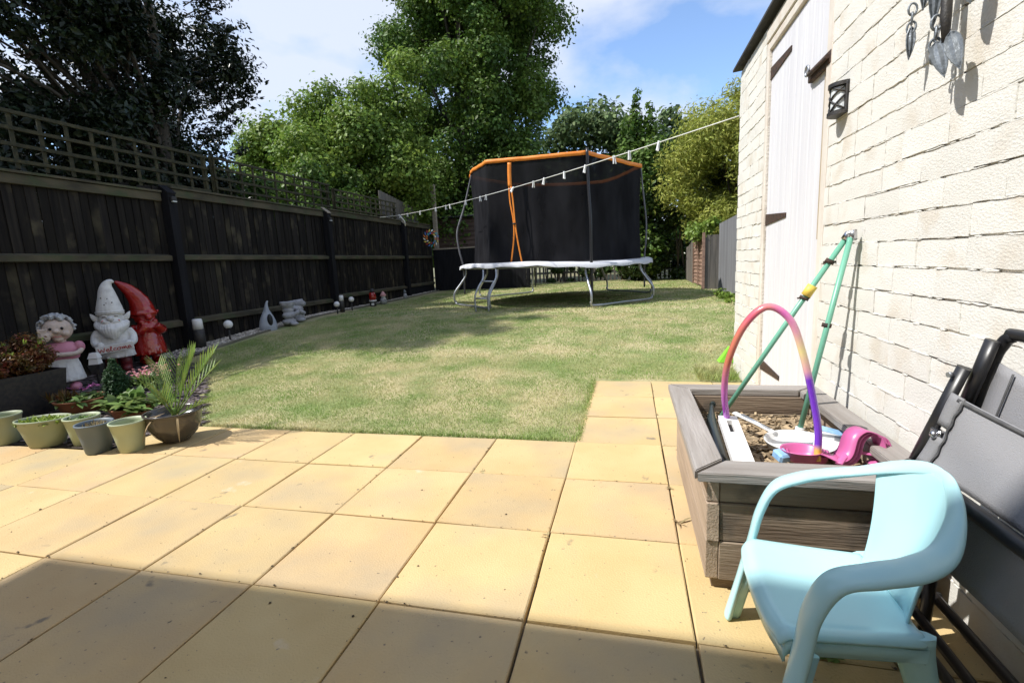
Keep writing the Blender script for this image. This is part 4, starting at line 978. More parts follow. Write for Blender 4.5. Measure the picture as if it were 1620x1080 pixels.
MB().tube([B2 + d2 * .02 - Vector((.0, .0, 0)), B2 - d2 * .015], .017, 10).build('foot', mt['pan'], gp)

# iridescent hoop: colour bands painted along its length
hm = M('iridescent_tape', (.85, .25, .35), None, rough=.22, coat=.6)
def bands(m, stops, axis='Z'):
    N = m.node_tree.nodes; L = m.node_tree.links; t = N.new('ShaderNodeAttribute'); t.attribute_name = 'along'
    r = N.new('ShaderNodeValToRGB'); el = r.color_ramp.elements
    el[0].position = stops[0][0]; el[0].color = (*stops[0][1], 1); el[1].position = stops[-1][0]; el[1].color = (*stops[-1][1], 1)
    for p, c in stops[1:-1]: e = el.new(p); e.color = (*c, 1)
    L.new(t.outputs['Fac'], r.inputs[0]); L.new(r.outputs[0], N['Principled BSDF'].inputs['Base Color'])
bands(hm, [(0, (.32, .06, .50)), (.12, (.50, .10, .45)), (.22, (.55, .16, .10)), (.30, (.62, .20, .14)), (.37, (.60, .10, .16)), (.45, (.70, .22, .22)), (.52, (.66, .14, .45)), (.60, (.75, .35, .45)), (.66, (.80, .66, .30)), (.71, (.72, .35, .42)), (.73, (.16, .03, .50)), (.93, (.17, .04, .52)), (.95, (.80, .45, .10)), (1, (.85, .5, .12))])
hoop = empty('toy_hoop', (2.45, .6, .33), 'shiny purple, pink and orange hoop standing in the planter', 'hoop')
hp = spline([(2.430, .650, .385), (2.410, .60, .50), (2.412, .555, .62), (2.45, .515, .745), (2.512, .50, .806), (2.575, .488, .765), (2.612, .478, .66), (2.642, .462, .52), (2.655, .445, .42), (2.652, .43, .33)], 7)
mb = MB().tube(hp, .0150, 10, flat=(lambda t: Vector((math.cos(PI * (1 - t)), -.25, math.sin(PI * t))), .72))
ho = mb.build('hoop_tube', hm, hoop)
at = ho.data.attributes.new('along', 'FLOAT', 'POINT'); nring = len(hp)
at.data.foreach_set('value', [ (i // 10) / (nring - 1) for i in range(len(ho.data.vertices))])
hx = MB()
P0 = Vector((2.432, .655, .385)); P1 = Vector((2.428, .325, .325)); ax = (P1 - P0).normalized(); wv = Vector((1, .02, .0)); nv = wv.cross(ax).normalized(); nv = nv if nv.z > 0 else -nv
mb = MB(); L_ = (P1 - P0).length
def hbox(u0, u1, w0, w1, t0=-.011, t1=.011):
    c = [P0 + ax * u + wv * w + nv * t for t in (t0, t1) for u, w in ((u0, w0), (u1, w0), (u1, w1), (u0, w1))]
    mb.add(c, [(0, 3, 2, 1), (4, 5, 6, 7), (0, 1, 5, 4), (1, 2, 6, 5), (2, 3, 7, 6), (3, 0, 4, 7)])
hbox(0, L_, -.031, -.009); hbox(0, L_, .009, .031); hbox(0, .035, -.0088, .0088); hbox(.115, L_, -.0088, .0088)
hb_ = mb.build('handle', mt['white'], hoop)
q = MB(); mb = q; hbox(.035, .115, -.0088, .0088, -.009, -.006); q.build('slot_shade', mt['dark'], hoop)  # near-black strip painted in for the shade down in the gap
bt = MB().tube([(2.44, 1.02, .325), (2.432, .99, .325), (2.425, .95, .32), (2.405, .82, .30), (2.385, .50, .285), (2.383, .36, .28)], [.009, .0095, .010, .024, .028, .028], 14)
bt.tube([(2.444, 1.035, .326), (2.439, 1.015, .325)], .0125, 12).build('black_bottle', mt['bottle']); tag(bpy.data.objects['black_bottle'], 'black bottle lying along the left inside edge of the planter', 'bottle')
# white pan with handle
pn = empty('white_pan', (2.66, .62, .30), 'white enamel frying pan lying on the bark in the planter', 'pan')
MB().lathe([(0, 0), (.085, 0), (.102, .01), (.108, .028), (.111, .03), (.109, .033), (.104, .030), (.098, .012), (.083, .004), (0, .003)], (2.655, .60, .298), 36).build('bowl', mt['pan'], pn)
MB().tube(spline([(2.60, .685, .325), (2.555, .745, .338), (2.50, .815, .350), (2.492, .826, .352)], 5), [.012] + [.0125] * 6 + [.0135] * 6 + [.014, .014, .012][:3], 8, flat=((0, 0, 1), .45)).build('handle', mt['pan'], pn)
MB().tube([(2.588, .70, .3345), (2.512, .80, .356)], .0065, 6, flat=((0, 0, 1), .3)).build('handle_groove', mt['galv'], pn)
# blue and white leaflet box
bx = MB().box((2.72, .57, .305), (2.83, .72, .335), .003, rot=Matrix.Rotation(R(-22), 3, 'Z') @ Matrix.Rotation(R(9), 3, 'Y')).build('packet', mt['pan']); tag(bx, 'white packet with blue print tucked behind the pink scoops', 'packet')
pp = MB().box((2.722, .665, .3362), (2.828, .718, .3372), 0, rot=Matrix.Rotation(R(-22), 3, 'Z') @ Matrix.Rotation(R(9), 3, 'Y'), piv=(2.775, .645, .32)).build('blue_print', mt['blueprint'], bx)
pp2 = MB().box((2.775, .60, .3362), (2.818, .645, .3372), 0, rot=Matrix.Rotation(R(-22), 3, 'Z') @ Matrix.Rotation(R(9), 3, 'Y'), piv=(2.775, .645, .32)).build('grey_print', mt['galv'], bx)
# pink scoops, nested, with looped handles
sc0 = empty('pink_scoop', (2.62, .48, .33), 'pink plastic scoop with a big looped handle, topmost of the nested scoops', 'scoop', 'pink scoops in the planter')
def ribbon(pts, w, th, m, name, parent, across=(.35, -.94, 0), n=7):
    pts = spline(pts, n); a = Vector(across).normalized(); vs = []; fs = []
    for i, p in enumerate(pts):
        t = (pts[min(i + 1, len(pts) - 1)] - pts[max(i - 1, 0)]).normalized(); aa = (a - a.dot(t) * t).normalized(); nn = t.cross(aa).normalized()
        ww = w[0] + (w[1] - w[0]) * i / (len(pts) - 1) if isinstance(w, tuple) else w
        vs += [p + aa * ww - nn * th, p - aa * ww - nn * th, p - aa * ww + nn * th, p + aa * ww + nn * th]
    for i in range(len(pts) - 1):
        for k in range(4): k2 = (k + 1) % 4; fs.append((4 * i + k, 4 * i + k2, 4 * i + 4 + k2, 4 * i + 4 + k))
    fs.append((3, 2, 1, 0)); o = 4 * (len(pts) - 1); fs.append((o, o + 1, o + 2, o + 3))
    return MB().add(vs, fs, True).build(name, m, parent)
def scoop(root, off, rz):
    c = Vector((2.615, .455, .335)) + off
    MB().lathe([(0, -.022), (.030, -.020), (.046, -.006), (.052, .018), (.054, .019), (.053, .021), (.049, .018), (.043, -.004), (.028, -.017), (0, -.018)], tuple(c), 30, 1.15, .95).build('bowl', mt['pink'], root)
    pts = [c + Vector(p) for p in ((.052, -.005, .012), (.090, -.020, .004), (.115, -.015, .020), (.135, .0, .070), (.165, .005, .088), (.200, 0, .072), (.212, -.008, .030), (.205, -.014, .0), (.180, -.02, -.012))]
    ribbon(pts, (.034, .017), .0018, mt['pink'], 'handle', root)
scoop(sc0, Vector((0, 0, .002)), 0)
labs = ['pink scoop nested second under the topmost one', 'pink scoop nested third in the stack of scoops']
for i in range(2):
    r = empty('pink_scoop', (2.63, .47, .32), labs[i], 'scoop', 'pink scoops in the planter'); scoop(r, Vector((.012 * (i + 1), .006 * (i + 1) + .004, -.006 * (i + 1))), 0)
lpk = MB().tube(spline([(2.70, .40, .335), (2.73, .43, .352), (2.78, .45, .354), (2.83, .43, .350), (2.84, .40, .34), (2.80, .385, .335)], 6), .011, 8, flat=((0, 0, 1), .35)).build('pink_ring', mt['pink']); tag(lpk, 'pink ring handle lying in the right front corner of the planter', 'toy')
bb = MB().box((2.535, .42, .322), (2.575, .465, .352), .006, rot=Matrix.Rotation(R(25), 3, 'Z') @ Matrix.Rotation(R(15), 3, 'X')).build('blue_clip', mt['blueprint']); tag(bb, 'small pale blue clip beside the white pan', 'clip')

# ------------------------------------------------------------------ pale blue plastic chair, facing left
CY = -.088
ch = empty('plastic_chair', (2.5, CY, 0), 'pale blue child size plastic armchair in front of the planter', 'chair')
def sy(p, s): return Vector((p[0], CY + (p[1] - CY) * s, p[2])) if s > 0 else Vector((p[0], CY - (p[1] - CY), p[2]))
# seat with rolled edges
nu, nv_ = 16, 16; vs = []; fs = []
def seatp(u, v):   # u -1..1 across, v 0 front .. 1 back
    w = .172 - .028 * v - .012 * (1 - min(1, v * 6)) ** 2
    x = 2.352 + .268 * v + .010 * (abs(u) ** 3) * (1 - v) * 1.5; y = CY + w * u
    z = .258 - .016 * (1 - u * u) * math.sin(PI * min(1, v * .9 + .1)) - .004 * v
    e = max(0, abs(u) - .84) / .16; z += .006 * math.sin(min(1, e * 1.2) * PI) - .022 * max(0, e - .55)
    if v < .08: z -= .026 * ((.08 - v) / .08) ** 2
    return Vector((x, y, z))
for j in range(nv_ + 1):
    vv = (j / nv_) ** 1.35
    for i in range(nu + 1): u = -1 + 2 * i / nu; u = math.copysign(abs(u) ** .8, u); vs.append(seatp(u, vv))
for j in range(nv_):
    for i in range(nu): a = j * (nu + 1) + i; fs.append((a, a + 1, a + nu + 2, a + nu + 1))
so = MB().add(vs, fs, True).build('seat', mt['bluechair'], ch); sm = so.modifiers.new('thick', 'SOLIDIFY'); sm.thickness = .006; sm.offset = -1; so.modifiers.new('sub', 'SUBSURF').render_levels = 1
# apron below the seat edge
apr = [seatp(u, 0.0) - Vector((-.004, 0, .0)) for u in [-1 + i / 6 for i in range(13)]] + [seatp(1, v) for v in (.015, .03, .05, .08, .14, .2, .4, .6, .8, 1)] + [seatp(u, 1) for u in [1 - i / 3 for i in range(7)]] + [seatp(-1, v) for v in (1, .8, .6, .4, .2, .14, .08, .05, .03, .015)]
vs = []; fs = []; m_ = len(apr)
for p in apr: vs += [p + Vector((0, 0, -.001)), p + Vector((0, 0, -.030)) + (Vector((2.5, CY, .25)) - p) * .012]
for k in range(m_): k2 = (k + 1) % m_; fs.append((2 * k, 2 * k2, 2 * k2 + 1, 2 * k + 1))
ao = MB().add(vs, fs, True).build('seat_skirt', mt['bluechair'], ch); q = ao.modifiers.new('thick', 'SOLIDIFY'); q.thickness = .005
# arms + top rim in one swept band, running down into both front legs
half_ = [(2.345, .116, 0), (2.370, .110, .12), (2.394, .102, .24), (2.410, .096, .325), (2.442, .099, .390), (2.50, .106, .416), (2.56, .102, .432), (2.612, .078, .452), (2.656, .022, .490), (2.682, -.040, .518)]
full = [Vector(p) for p in half_] + [Vector((2.690, CY, .525))] + [sy(p, -1) for p in reversed(half_)]
fp = spline(full, 8)
def nrm_(t):
    s = min(t, 1 - t) * 2   # 0 foot .. 1 middle of back
    side = 1 if t < .5 else -1
    leg_n = Vector((-1, .25 * side, .1)); arm_n = Vector((-.1, .15 * side, 1)); back_n = Vector((-1, -.0, .45))
    def sm_(a, b, x): x = min(max((x - a) / (b - a), 0), 1); return x * x * (3 - 2 * x)
    n_ = leg_n.lerp(arm_n, sm_(.30, .46, s)); return n_.lerp(back_n, sm_(.62, .92, s))
npt = len(fp); wr = []
for i in range(npt):
    s = min(i, npt - 1 - i) / (npt - 1) * 2
    wr.append(np.interp(s, [0, .1, .35, .5, .62, .8, 1], [.029, .025, .028, .031, .030, .019, .011]))
mb = MB().tube(fp, wr, 12, flat=(nrm_, .42))
mb.build('arm_band', mt['bluechair'], ch).modifiers.new('sub', 'SUBSURF').render_levels = 1
# backrest panel
vs = []; fs = []; nu, nv_ = 18, 12
tp_ = [p for p in fp]; 
def backp(u, v):
    # v 0 bottom at seat, 1 top at rim
    wtop = .136; wbot = .098; w = lerp(wbot, wtop, v ** 1.2) - .012 * math.sin(PI * v) 
    y = CY + u * w
    xt = np.interp(abs(u) * wtop, [0, .045, .108, .150], [2.688, 2.681, 2.658, 2.628]); zt = np.interp(abs(u) * wtop, [0, .045, .108, .15], [.528, .523, .497, .468])
    xb = 2.622 - .020 * u * u; zb = .240 + .006 * u * u
    x = lerp(xb, xt, v ** .9) + .014 * math.sin(PI * v) * (1 - u * u)
    return Vector((x, y, lerp(zb, zt, v)))
for j in range(nv_ + 1):
    for i in range(nu + 1): vs.append(backp(-1 + 2 * i / nu, j / nv_))
for j in range(nv_):
    for i in range(nu): a = j * (nu + 1) + i; fs.append((a, a + nu + 1, a + nu + 2, a + 1))
bo = MB().add(vs, fs, True).build('backrest', mt['bluechair'], ch); q = bo.modifiers.new('thick', 'SOLIDIFY'); q.thickness = .007; q.offset = 0; bo.modifiers.new('sub', 'SUBSURF').render_levels = 1
for s in (1, -1):   # rear legs: channel section
    top = Vector((2.600, CY + s * .118, .245)); bot = Vector((2.655, CY + s * .155, 0))
    mb = MB(); mb.tube(spline([top + Vector((0, 0, .01)), top.lerp(bot, .35), top.lerp(bot, .7), bot], 4), [.040, .036, .032, .030, .028, .026, .024, .023, .022, .022, .021, .020, .020], 10, flat=((-.45, s * .9, 0), .45)); mb.build('leg', mt['bluechair'], ch)
for s in (1, -1):   # front leg feet and inner rib
    f0 = Vector((2.345, CY + s * (.116 - CY), 0)); f1 = Vector((2.394, CY + s * (.102 - CY), .24))
    MB().tube([f0 + Vector((.012, 0, 0)), f1 + Vector((.016, -s * .004, 0))], [.018, .016], 10, flat=((0, 1, 0), .5)).build('leg', mt['bluechair'], ch)

# ------------------------------------------------------------------ folded sling chairs against the wall
def tubes(name, root, m, lst, r=.0125):
    mb = MB()
    for pts in lst: mb.tube(spline(pts, 5) if len(pts) > 2 else pts, r, 10)
    return mb.build(name, m, root)
c1 = empty('folding_chair', (2.75, -.2, 0), 'folded black garden chair with grey mesh sling, nearest the blue chair', 'chair', 'folded garden chairs against the wall')
mt['sling_shade_tone'] = M('sling_mesh_painted_shade', (.26, .26, .27), (.21, .21, .22), (2, 2, 2), .75, .35, 420, spec=.3)  # darker copy of the sling mesh, shade put into its colour
def otube(name, root, pts, r, flat=((1, .3, 0), .6)): return MB().tube(spline(pts, 5) if len(pts) > 2 else pts, r, 12, flat=flat).build(name, mt['blacktube'], root)
otube('side_tube', c1, [(2.742, .122, .44), (2.790, .052, .712)], .015); otube('side_sleeve', c1, [(2.802, .056, .63), (2.822, .030, .775)], .015)
otube('side_tube', c1, [(2.742, -.44, .44), (2.790, -.50, .712)], .015)
tubes('arm_rail', c1, mt['blacktube'], [[(2.738, .112, .462), (2.728, .06, .468), (2.722, -.2, .474), (2.72, -.62, .478)]], .0155)
otube('leg', c1, [(2.742, .118, .45), (2.735, .125, .02)], .014); otube('leg', c1, [(2.735, -.58, .45), (2.73, -.58, .02)], .014)
MB().ball((2.752, .062, .556), .009, 2).box((2.755, .050, .545), (2.770, .085, .567), .003).build('pivot_bolt', mt['chrome'], c1)
MB().tube([(2.774, .062, .694), (2.766, .060, .694)], .006, 10).build('rivet', mt['galv'], c1)
def slingm(name, root, f, m, nu=14, nv=10, th=.003, uvm=True):
    vs = []; fs = []
    for j in range(nv + 1):
        for i in range(nu + 1): vs.append(f(i / nu, j / nv))
    for j in range(nv):
        for i in range(nu): a = j * (nu + 1) + i; fs.append((a, a + 1, a + nu + 2, a + nu + 1))
    o = MB().add(vs, fs, True).build(name, m, root); q = o.modifiers.new('t', 'SOLIDIFY'); q.thickness = th; return o
def sl1(u, v, off=0):
    sag = math.sin(PI * min(1, u * 1.0)); y0 = lerp(.080, .040, v)
    return Vector((lerp(2.736, 2.778, v) + .022 * sag + .004 * math.sin(u * 9 + v * 5) - off, y0 - u * .54, lerp(.472, .652, v) - .030 * sag * v))
slingm('sling', c1, lambda u, v: sl1(.03 + .97 * u, v), mt['sling'], 18, 12)
slingm('sling_sleeve', c1, lambda u, v: sl1(-.018 + .062 * u, .04 + .42 * v, .004), mt['sling_shade_tone'], 3, 5, .004)
slingm('sling_sleeve', c1, lambda u, v: sl1(-.018 + .062 * u, .60 + .42 * v, .004), mt['sling_shade_tone'], 3, 5, .004)
slingm('seam', c1, lambda u, v: sl1(.046 + .008 * u + .004 * math.sin(v * 30), v, .0045), mt['slingdk'], 1, 20, .002)
slingm('hem', c1, lambda u, v: sl1(.02 + .98 * u, .955 + .045 * v, .004), mt['slingdk'], 18, 1, .003)
slingm('seat_sling', c1, lambda u, v: Vector((lerp(2.700, 2.716, v) + .012 * math.sin(PI * u), .04 - u * .60, lerp(.325 + .14 * max(0, 1 - u * 4.2) ** 1.3, .470, v))), mt['sling_shade_tone'], 18, 8)
c2 = empty('folding_chair', (2.83, -.3, 0), 'folded black garden chair standing closest to the brick wall, its rounded top tube showing', 'chair', 'folded garden chairs against the wall')
tubes('back_tube', c2, mt['blacktube'], [[(2.800, .09, .40), (2.832, .050, .70), (2.845, .038, .765), (2.850, .022, .783), (2.852, -.01, .788), (2.852, -.42, .782), (2.848, -.46, .765), (2.82, -.47, .60)]], .0125)
otube('side_tube', c2, [(2.86, -.045, .50), (2.875, -.075, .775)], .016)
tubes('leg', c2, mt['blacktube'], [[(2.80, .09, .42), (2.79, .10, .02)]], .0125)
slingm('sling', c2, lambda u, v: Vector((lerp(2.805, 2.836, v) + .01 * math.sin(PI * u), lerp(.055, .030, v) - u * .42, lerp(.50, .728, v) - .055 * min(1, u * 2) * v)), mt['sling'])
slingm('seam', c2, lambda u, v: Vector((lerp(2.805, 2.836, v) - .0035, lerp(.055, .030, v) - .045 - u * .004, lerp(.50, .722, v) - .008 * v)), mt['slingdk'], 1, 8, .002)
c3 = empty('folding_chair', (2.74, -.2, 0), 'black folded chair frame lying low on the paving behind the blue chair', 'chair', 'folded garden chairs against the wall')
tubes('frame_tube', c3, mt['blacktube'], [[(2.716, .14, .10), (2.709, -.62, .10)], [(2.758, .14, .10), (2.745, -.62, .10)]], .0115)
tubes('cross_tube', c3, mt['blacktube'], [[(2.700, .145, .10), (2.845, .145, .10)]], .011)
tubes('rear_tube', c3, mt['blacktube'], [[(2.832, .14, .10), (2.828, -.62, .10)]], .0125)
tubes('foot_tube', c3, mt['blacktube'], [[(2.72, .10, .09), (2.70, .10, .012)], [(2.72, -.55, .09), (2.70, -.55, .012)]], .011)

# ------------------------------------------------------------------ metal leaves hanging on the wall
wc = empty('leaf_wind_chime', (2.86, .42, 1.7), 'tarnished silver metal leaf chime hanging on the cream wall', 'wind chime')
def leafblade(tip, base, w, nrm, name='metal_leaf'):
    tip = Vector(tip); base = Vector(base); ax = tip - base; L = ax.length; ax.normalize(); n_ = Vector(nrm); n_ = (n_ - n_.dot(ax) * ax).normalized(); s_ = ax.cross(n_)
    vs = []; fs = []; K = 12
    for i in range(K + 1):
        t = i / K; ww = w * (math.sin(PI * t ** .75) ** .8 + .02) * (1 + .05 * (i % 2)); c = base + ax * L * t + n_ * (.006 * math.sin(PI * t))
        vs += [c + s_ * ww + n_ * .004, c + s_ * ww * .5 + n_ * -.001, c + n_ * .0035, c - s_ * ww * .5 - n_ * .001, c - s_ * ww + n_ * .004]
    for i in range(K):
        for k in range(4): a = i * 5 + k; fs.append((a, a + 1, a + 6, a + 5))
    lf_ = MB().add(vs, fs, False).build(name, mt['silver'], wc); q = lf_.modifiers.new('t', 'SOLIDIFY'); q.thickness = .0025
    vein = MB().tube([base - ax * .008, base + ax * L * .95], .0018, 5).build('vein', mt['chrome'], lf_)
def ringchain(p, n=3, r=.012, w=.003):
    mb = MB()
    for k in range(n):
        c = Vector(p) - Vector((0, 0, k * r * 1.8)); a0 = k * 1.2
        mb.tube([c + Vector((math.cos(a0) * r * .8 * math.cos(a), math.sin(a0) * r * .8 * math.cos(a), r * 1.2 * math.sin(a))) for a in [2 * PI * q / 12 for q in range(12)]], w, 5, closed=True)
    mb.build('chain', mt['silver'], wc)
leafblade((2.865, .548, 1.494), (2.865, .546, 1.582), .011, (-.25, -1, 0))
ringchain((2.865, .545, 1.625), 3, .013)
leafblade((2.858, .352, 1.384), (2.856, .400, 1.485), .017, (-.6, -1, .1))
leafblade((2.872, .316, 1.388), (2.868, .362, 1.492), .018, (-.8, -.8, .1))
ringchain((2.86, .412, 1.535), 4, .015, .0035)
leafblade((2.862, .430, 1.53), (2.862, .428, 1.70), .016, (-.6, -1, 0))
MB().tube([(2.868, .382, 1.475), (2.868, .39, 1.54), (2.868, .40, 1.75)], [.008, .012, .010], 9).build('bell', mt['iron'], wc)
leafblade((2.862, .285, 1.520), (2.862, .315, 1.66), .024, (-.7, -.8, 0))
leafblade((2.868, .500, 1.60), (2.868, .495, 1.70), .013, (-.3, -1, 0))
ringchain((2.87, .40, 1.80), 5, .018, .003); MB().tube([(2.918, .40, 1.84), (2.86, .40, 1.85), (2.86, .40, 1.82)], .004, 6).build('hook', mt['iron'], wc)

# ------------------------------------------------------------------ pots and plants, left
def pot_prof(rt, rb, h, t=.004, lip=.004):
    return [(0, 0), (rb * .93, 0), (rb, .004), (lerp(rb, rt, .5), h * .5), (rt, h - .012), (rt + lip, h - .010), (rt + lip, h), (rt - t, h), (rt - t - .004, h - .02), (lerp(rb, rt, .6), h * .62), (0, h * .62)]
def pot(name, label, x, y, rt, rb, h, m, fill=.88, sx=1, sy_=1, group=None, rz=0, cat='plant pot', t=.004):
    r = empty(name, (x, y, 0), label, cat, group)
    MB().lathe(pot_prof(rt, rb, h, t), (x, y, .001), 40, sx, sy_, rz=rz).build('pot', m, r)
    rr = lerp(rb, rt, fill) - .006
    MB().lathe([(0, h * fill), (rr, h * fill - .002)], (x, y, 0), 24, sx, sy_, rz=rz).build('compost', mt['compost'], r)
    return r
def blade_leaf(vs, fs, b, d, L, w, curl=.5, seg=4, fold=.2):
    """one curved leaf blade appended to vs / fs"""
    b = Vector(b); d = Vector(d).normalized(); s_ = d.cross(Vector((0, 0, 1)));
    s_ = s_.normalized() if s_.length > 1e-3 else Vector((1, 0, 0)); o = len(vs); p = b.copy()
    for i in range(seg + 1):
        t = i / seg; ww = w * math.sin(PI * min(.98, t * .86 + .12)) ; n_ = s_.cross(d)
        vs += [tuple(p + s_ * ww + n_ * ww * fold), tuple(p), tuple(p - s_ * ww + n_ * ww * fold)]
        d = (d + Vector((0, 0, -curl / seg))).normalized(); p = p + d * (L / seg)
    for i in range(seg):
        for k in range(2): a = o + i * 3 + k; fs.append((a, a + 1, a + 4, a + 3))
def rosette(name, m, parent, centres, n, L, w, el=(20, 80), curl=.9, spread=.02, seed=1):
    rnd = random.Random(seed); vs = []; fs = []
    for c in centres:
        for k in range(n):
            a = rnd.uniform(0, 6.28); e = R(rnd.uniform(*el)); d = Vector((math.cos(a) * math.cos(e), math.sin(a) * math.cos(e), math.sin(e)))
            blade_leaf(vs, fs, Vector(c) + Vector((rnd.uniform(-spread, spread), rnd.uniform(-spread, spread), 0)), d, L * rnd.uniform(.5, 1.2), w * rnd.uniform(.6, 1.2), curl)
    return MB().add(vs, fs, True).build(name, m, parent)
# right to left in the picture
p1 = pot('plant_pot', 'empty pale sage green pot at the right of the row, beside the dark bowl', -.755, .925, .088, .060, .182, mt['potpale'], .55)
p2 = pot('plant_pot', 'blue grey pot with short dry seedlings between two sage pots', -.955, .885, .088, .062, .178, mt['potblue'], .84)
rosette('seedlings', mt['l_dry'], p2, [(-.955 + random.uniform(-.06, .06), .885 + random.uniform(-.06, .06), .148) for _ in range(45)], 2, .035, .003, (50, 90), .4, .004, 2)
p3 = pot('plant_pot', 'pale sage pot of green seedlings half behind the blue grey pot', -1.195, .985, .088, .060, .176, mt['potpale'], .86)
rosette('seedlings', mt['l_green'], p3, [(-1.195 + random.uniform(-.06, .06), .985 + random.uniform(-.06, .06), .15) for _ in range(34)], 5, .032, .009, (10, 70), .8, .006, 3)
p4 = pot('oval_trough', 'wide oval sage green trough full of lime seedlings', -1.43, .93, .128, .086, .174, mt['potgreen'], .86, 1.12, .72, rz=R(22), cat='planter')
rosette('seedlings', mt['l_lime'], p4, [(-1.43 + a * .12 * math.cos(.38) - b * .07 * math.sin(.38), .93 + a * .12 * math.sin(.38) + b * .07 * math.cos(.38), .148) for a, b in [(random.uniform(-1, 1), random.uniform(-1, 1)) for _ in range(95)]], 5, .036, .007, (20, 80), .7, .006, 4)
p5 = pot('plant_pot', 'sage green pot cut off by the left edge of the picture', -1.78, .93, .092, .066, .186, mt['potgreen'], .6)
# dark bowl with young palm
dr_ = empty('palm_pot', (-.62, 1.10, 0), 'dark glazed bowl holding a young palm on the slabs', 'potted palm')
MB().lathe([(0, 0), (.062, 0), (.070, .006), (.112, .05), (.138, .10), (.146, .15), (.149, .178), (.155, .182), (.155, .192), (.147, .193), (.141, .178), (.134, .14), (0, .14)], (-.62, 1.10, .001), 48).build('bowl', mt['potdark'], dr_)
MB().lathe([(0, .142), (.135, .140)], (-.62, 1.10, 0), 24).build('compost', mt['compost'], dr_)
def frond(parent, base, az, el, L, n, ll, w, m, bend=.6, seed=0):
    rnd = random.Random(seed); d = Vector((math.cos(az) * math.cos(el), math.sin(az) * math.cos(el), math.sin(el))); p = Vector(base); pts = [p.copy()]; ds = [d.copy()]
    for i in range(16):
        d = (d + Vector((0, 0, -bend / 16))).normalized(); p = p + d * (L / 16); pts.append(p.copy()); ds.append(d.copy())
    mb = MB(); mb.tube(pts, [lerp(.005, .0015, i / 16) for i in range(17)], 5)
    vs = []; fs = []
    for k in range(n):
        t = .30 + .70 * k / n; i = min(15, int(t * 16)); b = pts[i].lerp(pts[i + 1], t * 16 - i); dd_ = ds[i]; s_ = dd_.cross(Vector((0, 0, 1))).normalized(); u_ = s_.cross(dd_)
        for s in (-1, 1):
            l_ = ll * math.sin(PI * (.22 + .60 * (t - .3) / .7)) * rnd.uniform(.8, 1.1)
            blade_leaf(vs, fs, b, dd_ * .95 + s_ * s * .42 + u_ * .28, l_, w, .12, 3, .5)
    mb.add(vs, fs, True); return mb.build('frond', m, parent)
pb = Vector((-.60, 1.09, .15))
FS = .86
fr = [(R(150), R(52), .48, 17), (R(20), R(60), .56, 18), (R(55), R(72), .50, 16), (R(110), R(74), .42, 14), (R(0), R(30), .40, 13), (R(200), R(62), .34, 12), (R(300), R(60), .28, 10), (R(75), R(50), .45, 13)]
for k, (az, el, L, n) in enumerate(fr): frond(dr_, pb, az, el, L * FS, max(7, n - 5), .15, .0042, mt['l_palm'], .35 if k else .25, k)
MB().tube([pb, pb + Vector((0, 0, .06))], [.018, .010], 8).build('stem', mt['l_palm'], dr_)
vs = []; fs = []
blade_leaf(vs, fs, (-.59, 1.02, .20), (-.2, -.6, .2), .22, .007, 2.6, 6); blade_leaf(vs, fs, (-.52, 1.04, .19), (.5, -.5, .15), .20, .006, 2.6, 6); blade_leaf(vs, fs, (-.60, 1.0, .19), (-.9, -.5, .15), .20, .009, 1.0, 6)
MB().add(vs, fs, True).build('dry_leaf', mt['l_dry'], dr_)
# terracotta bowl with succulents, leafy plants
tb = pot('terracotta_bowl', 'low terracotta bowl of leafy plants below the lady figure', -2.02, 1.56, .175, .125, .115, mt['terr'], .86, cat='plant pot')
rosette('leaves', mt['l_green'], tb, [(-2.02 + random.uniform(-.13, .13), 1.56 + random.uniform(-.13, .13), .105) for _ in range(26)], 7, .07, .022, (5, 60), 1.0, .01, 6)
rosette('flowers', mt['l_purple'], tb, [(-2.10 + random.uniform(-.1, .1), 1.62 + random.uniform(-.1, .1), .17) for _ in range(9)], 6, .022, .012, (0, 70), .4, .004, 7)
rosette('stems', mt['l_red'], tb, [(-2.12 + random.uniform(-.08, .08), 1.50 + random.uniform(-.06, .06), .10) for _ in range(16)], 5, .10, .006, (40, 85), .4, .01, 8)
lp1 = empty('leafy_plant', (-1.42, 1.42, 0), 'broad leaved green plant between the small conifer and the palm', 'plant')
rosette('leaves', mt['l_green'], lp1, [(-1.42 + random.uniform(-.22, .2), 1.46 + random.uniform(-.12, .14), .06 + random.uniform(0, .06)) for _ in range(26)], 7, .13, .030, (15, 75), 1.0, .02, 9)
MB().lathe(pot_prof(.13, .10, .09), (-1.42, 1.46, .001), 30).build('pot', mt['terr'], lp1)
pf_ = empty('pink_flowers', (-1.72, 1.86, 0), 'pink flowering plant between the conifer and the palm', 'flowers')
rosette('leaves', mt['l_green'], pf_, [(-1.70 + random.uniform(-.13, .13), 1.86 + random.uniform(-.1, .1), .10 + random.uniform(0, .1)) for _ in range(36)], 6, .07, .014, (10, 80), .8, .015, 10)
rosette('petals', mt['l_pink'], pf_, [(-1.70 + random.gauss(0, .085), 1.86 + random.gauss(0, .07), .255 + random.uniform(-.03, .03)) for _ in range(75)], 5, .017, .009, (10, 60), .3, .004, 11)
cn_ = empty('small_conifer', (-1.80, 1.66, 0), 'small dense dark green conifer below the welcome sign', 'conifer')
cs = []; rs = []
for k in range(90):
    h = (k + .5) / 90; a = k * 2.4; r_ = .062 * math.sin(PI * min(1, .22 + .8 * h)) ** .7 * (1 if h < .6 else (1.15 - h) / .55); cs.append((-1.80 + r_ * math.cos(a), 1.66 + r_ * math.sin(a), .08 + .31 * h)); rs.append(.030 * (1.2 - .6 * h))
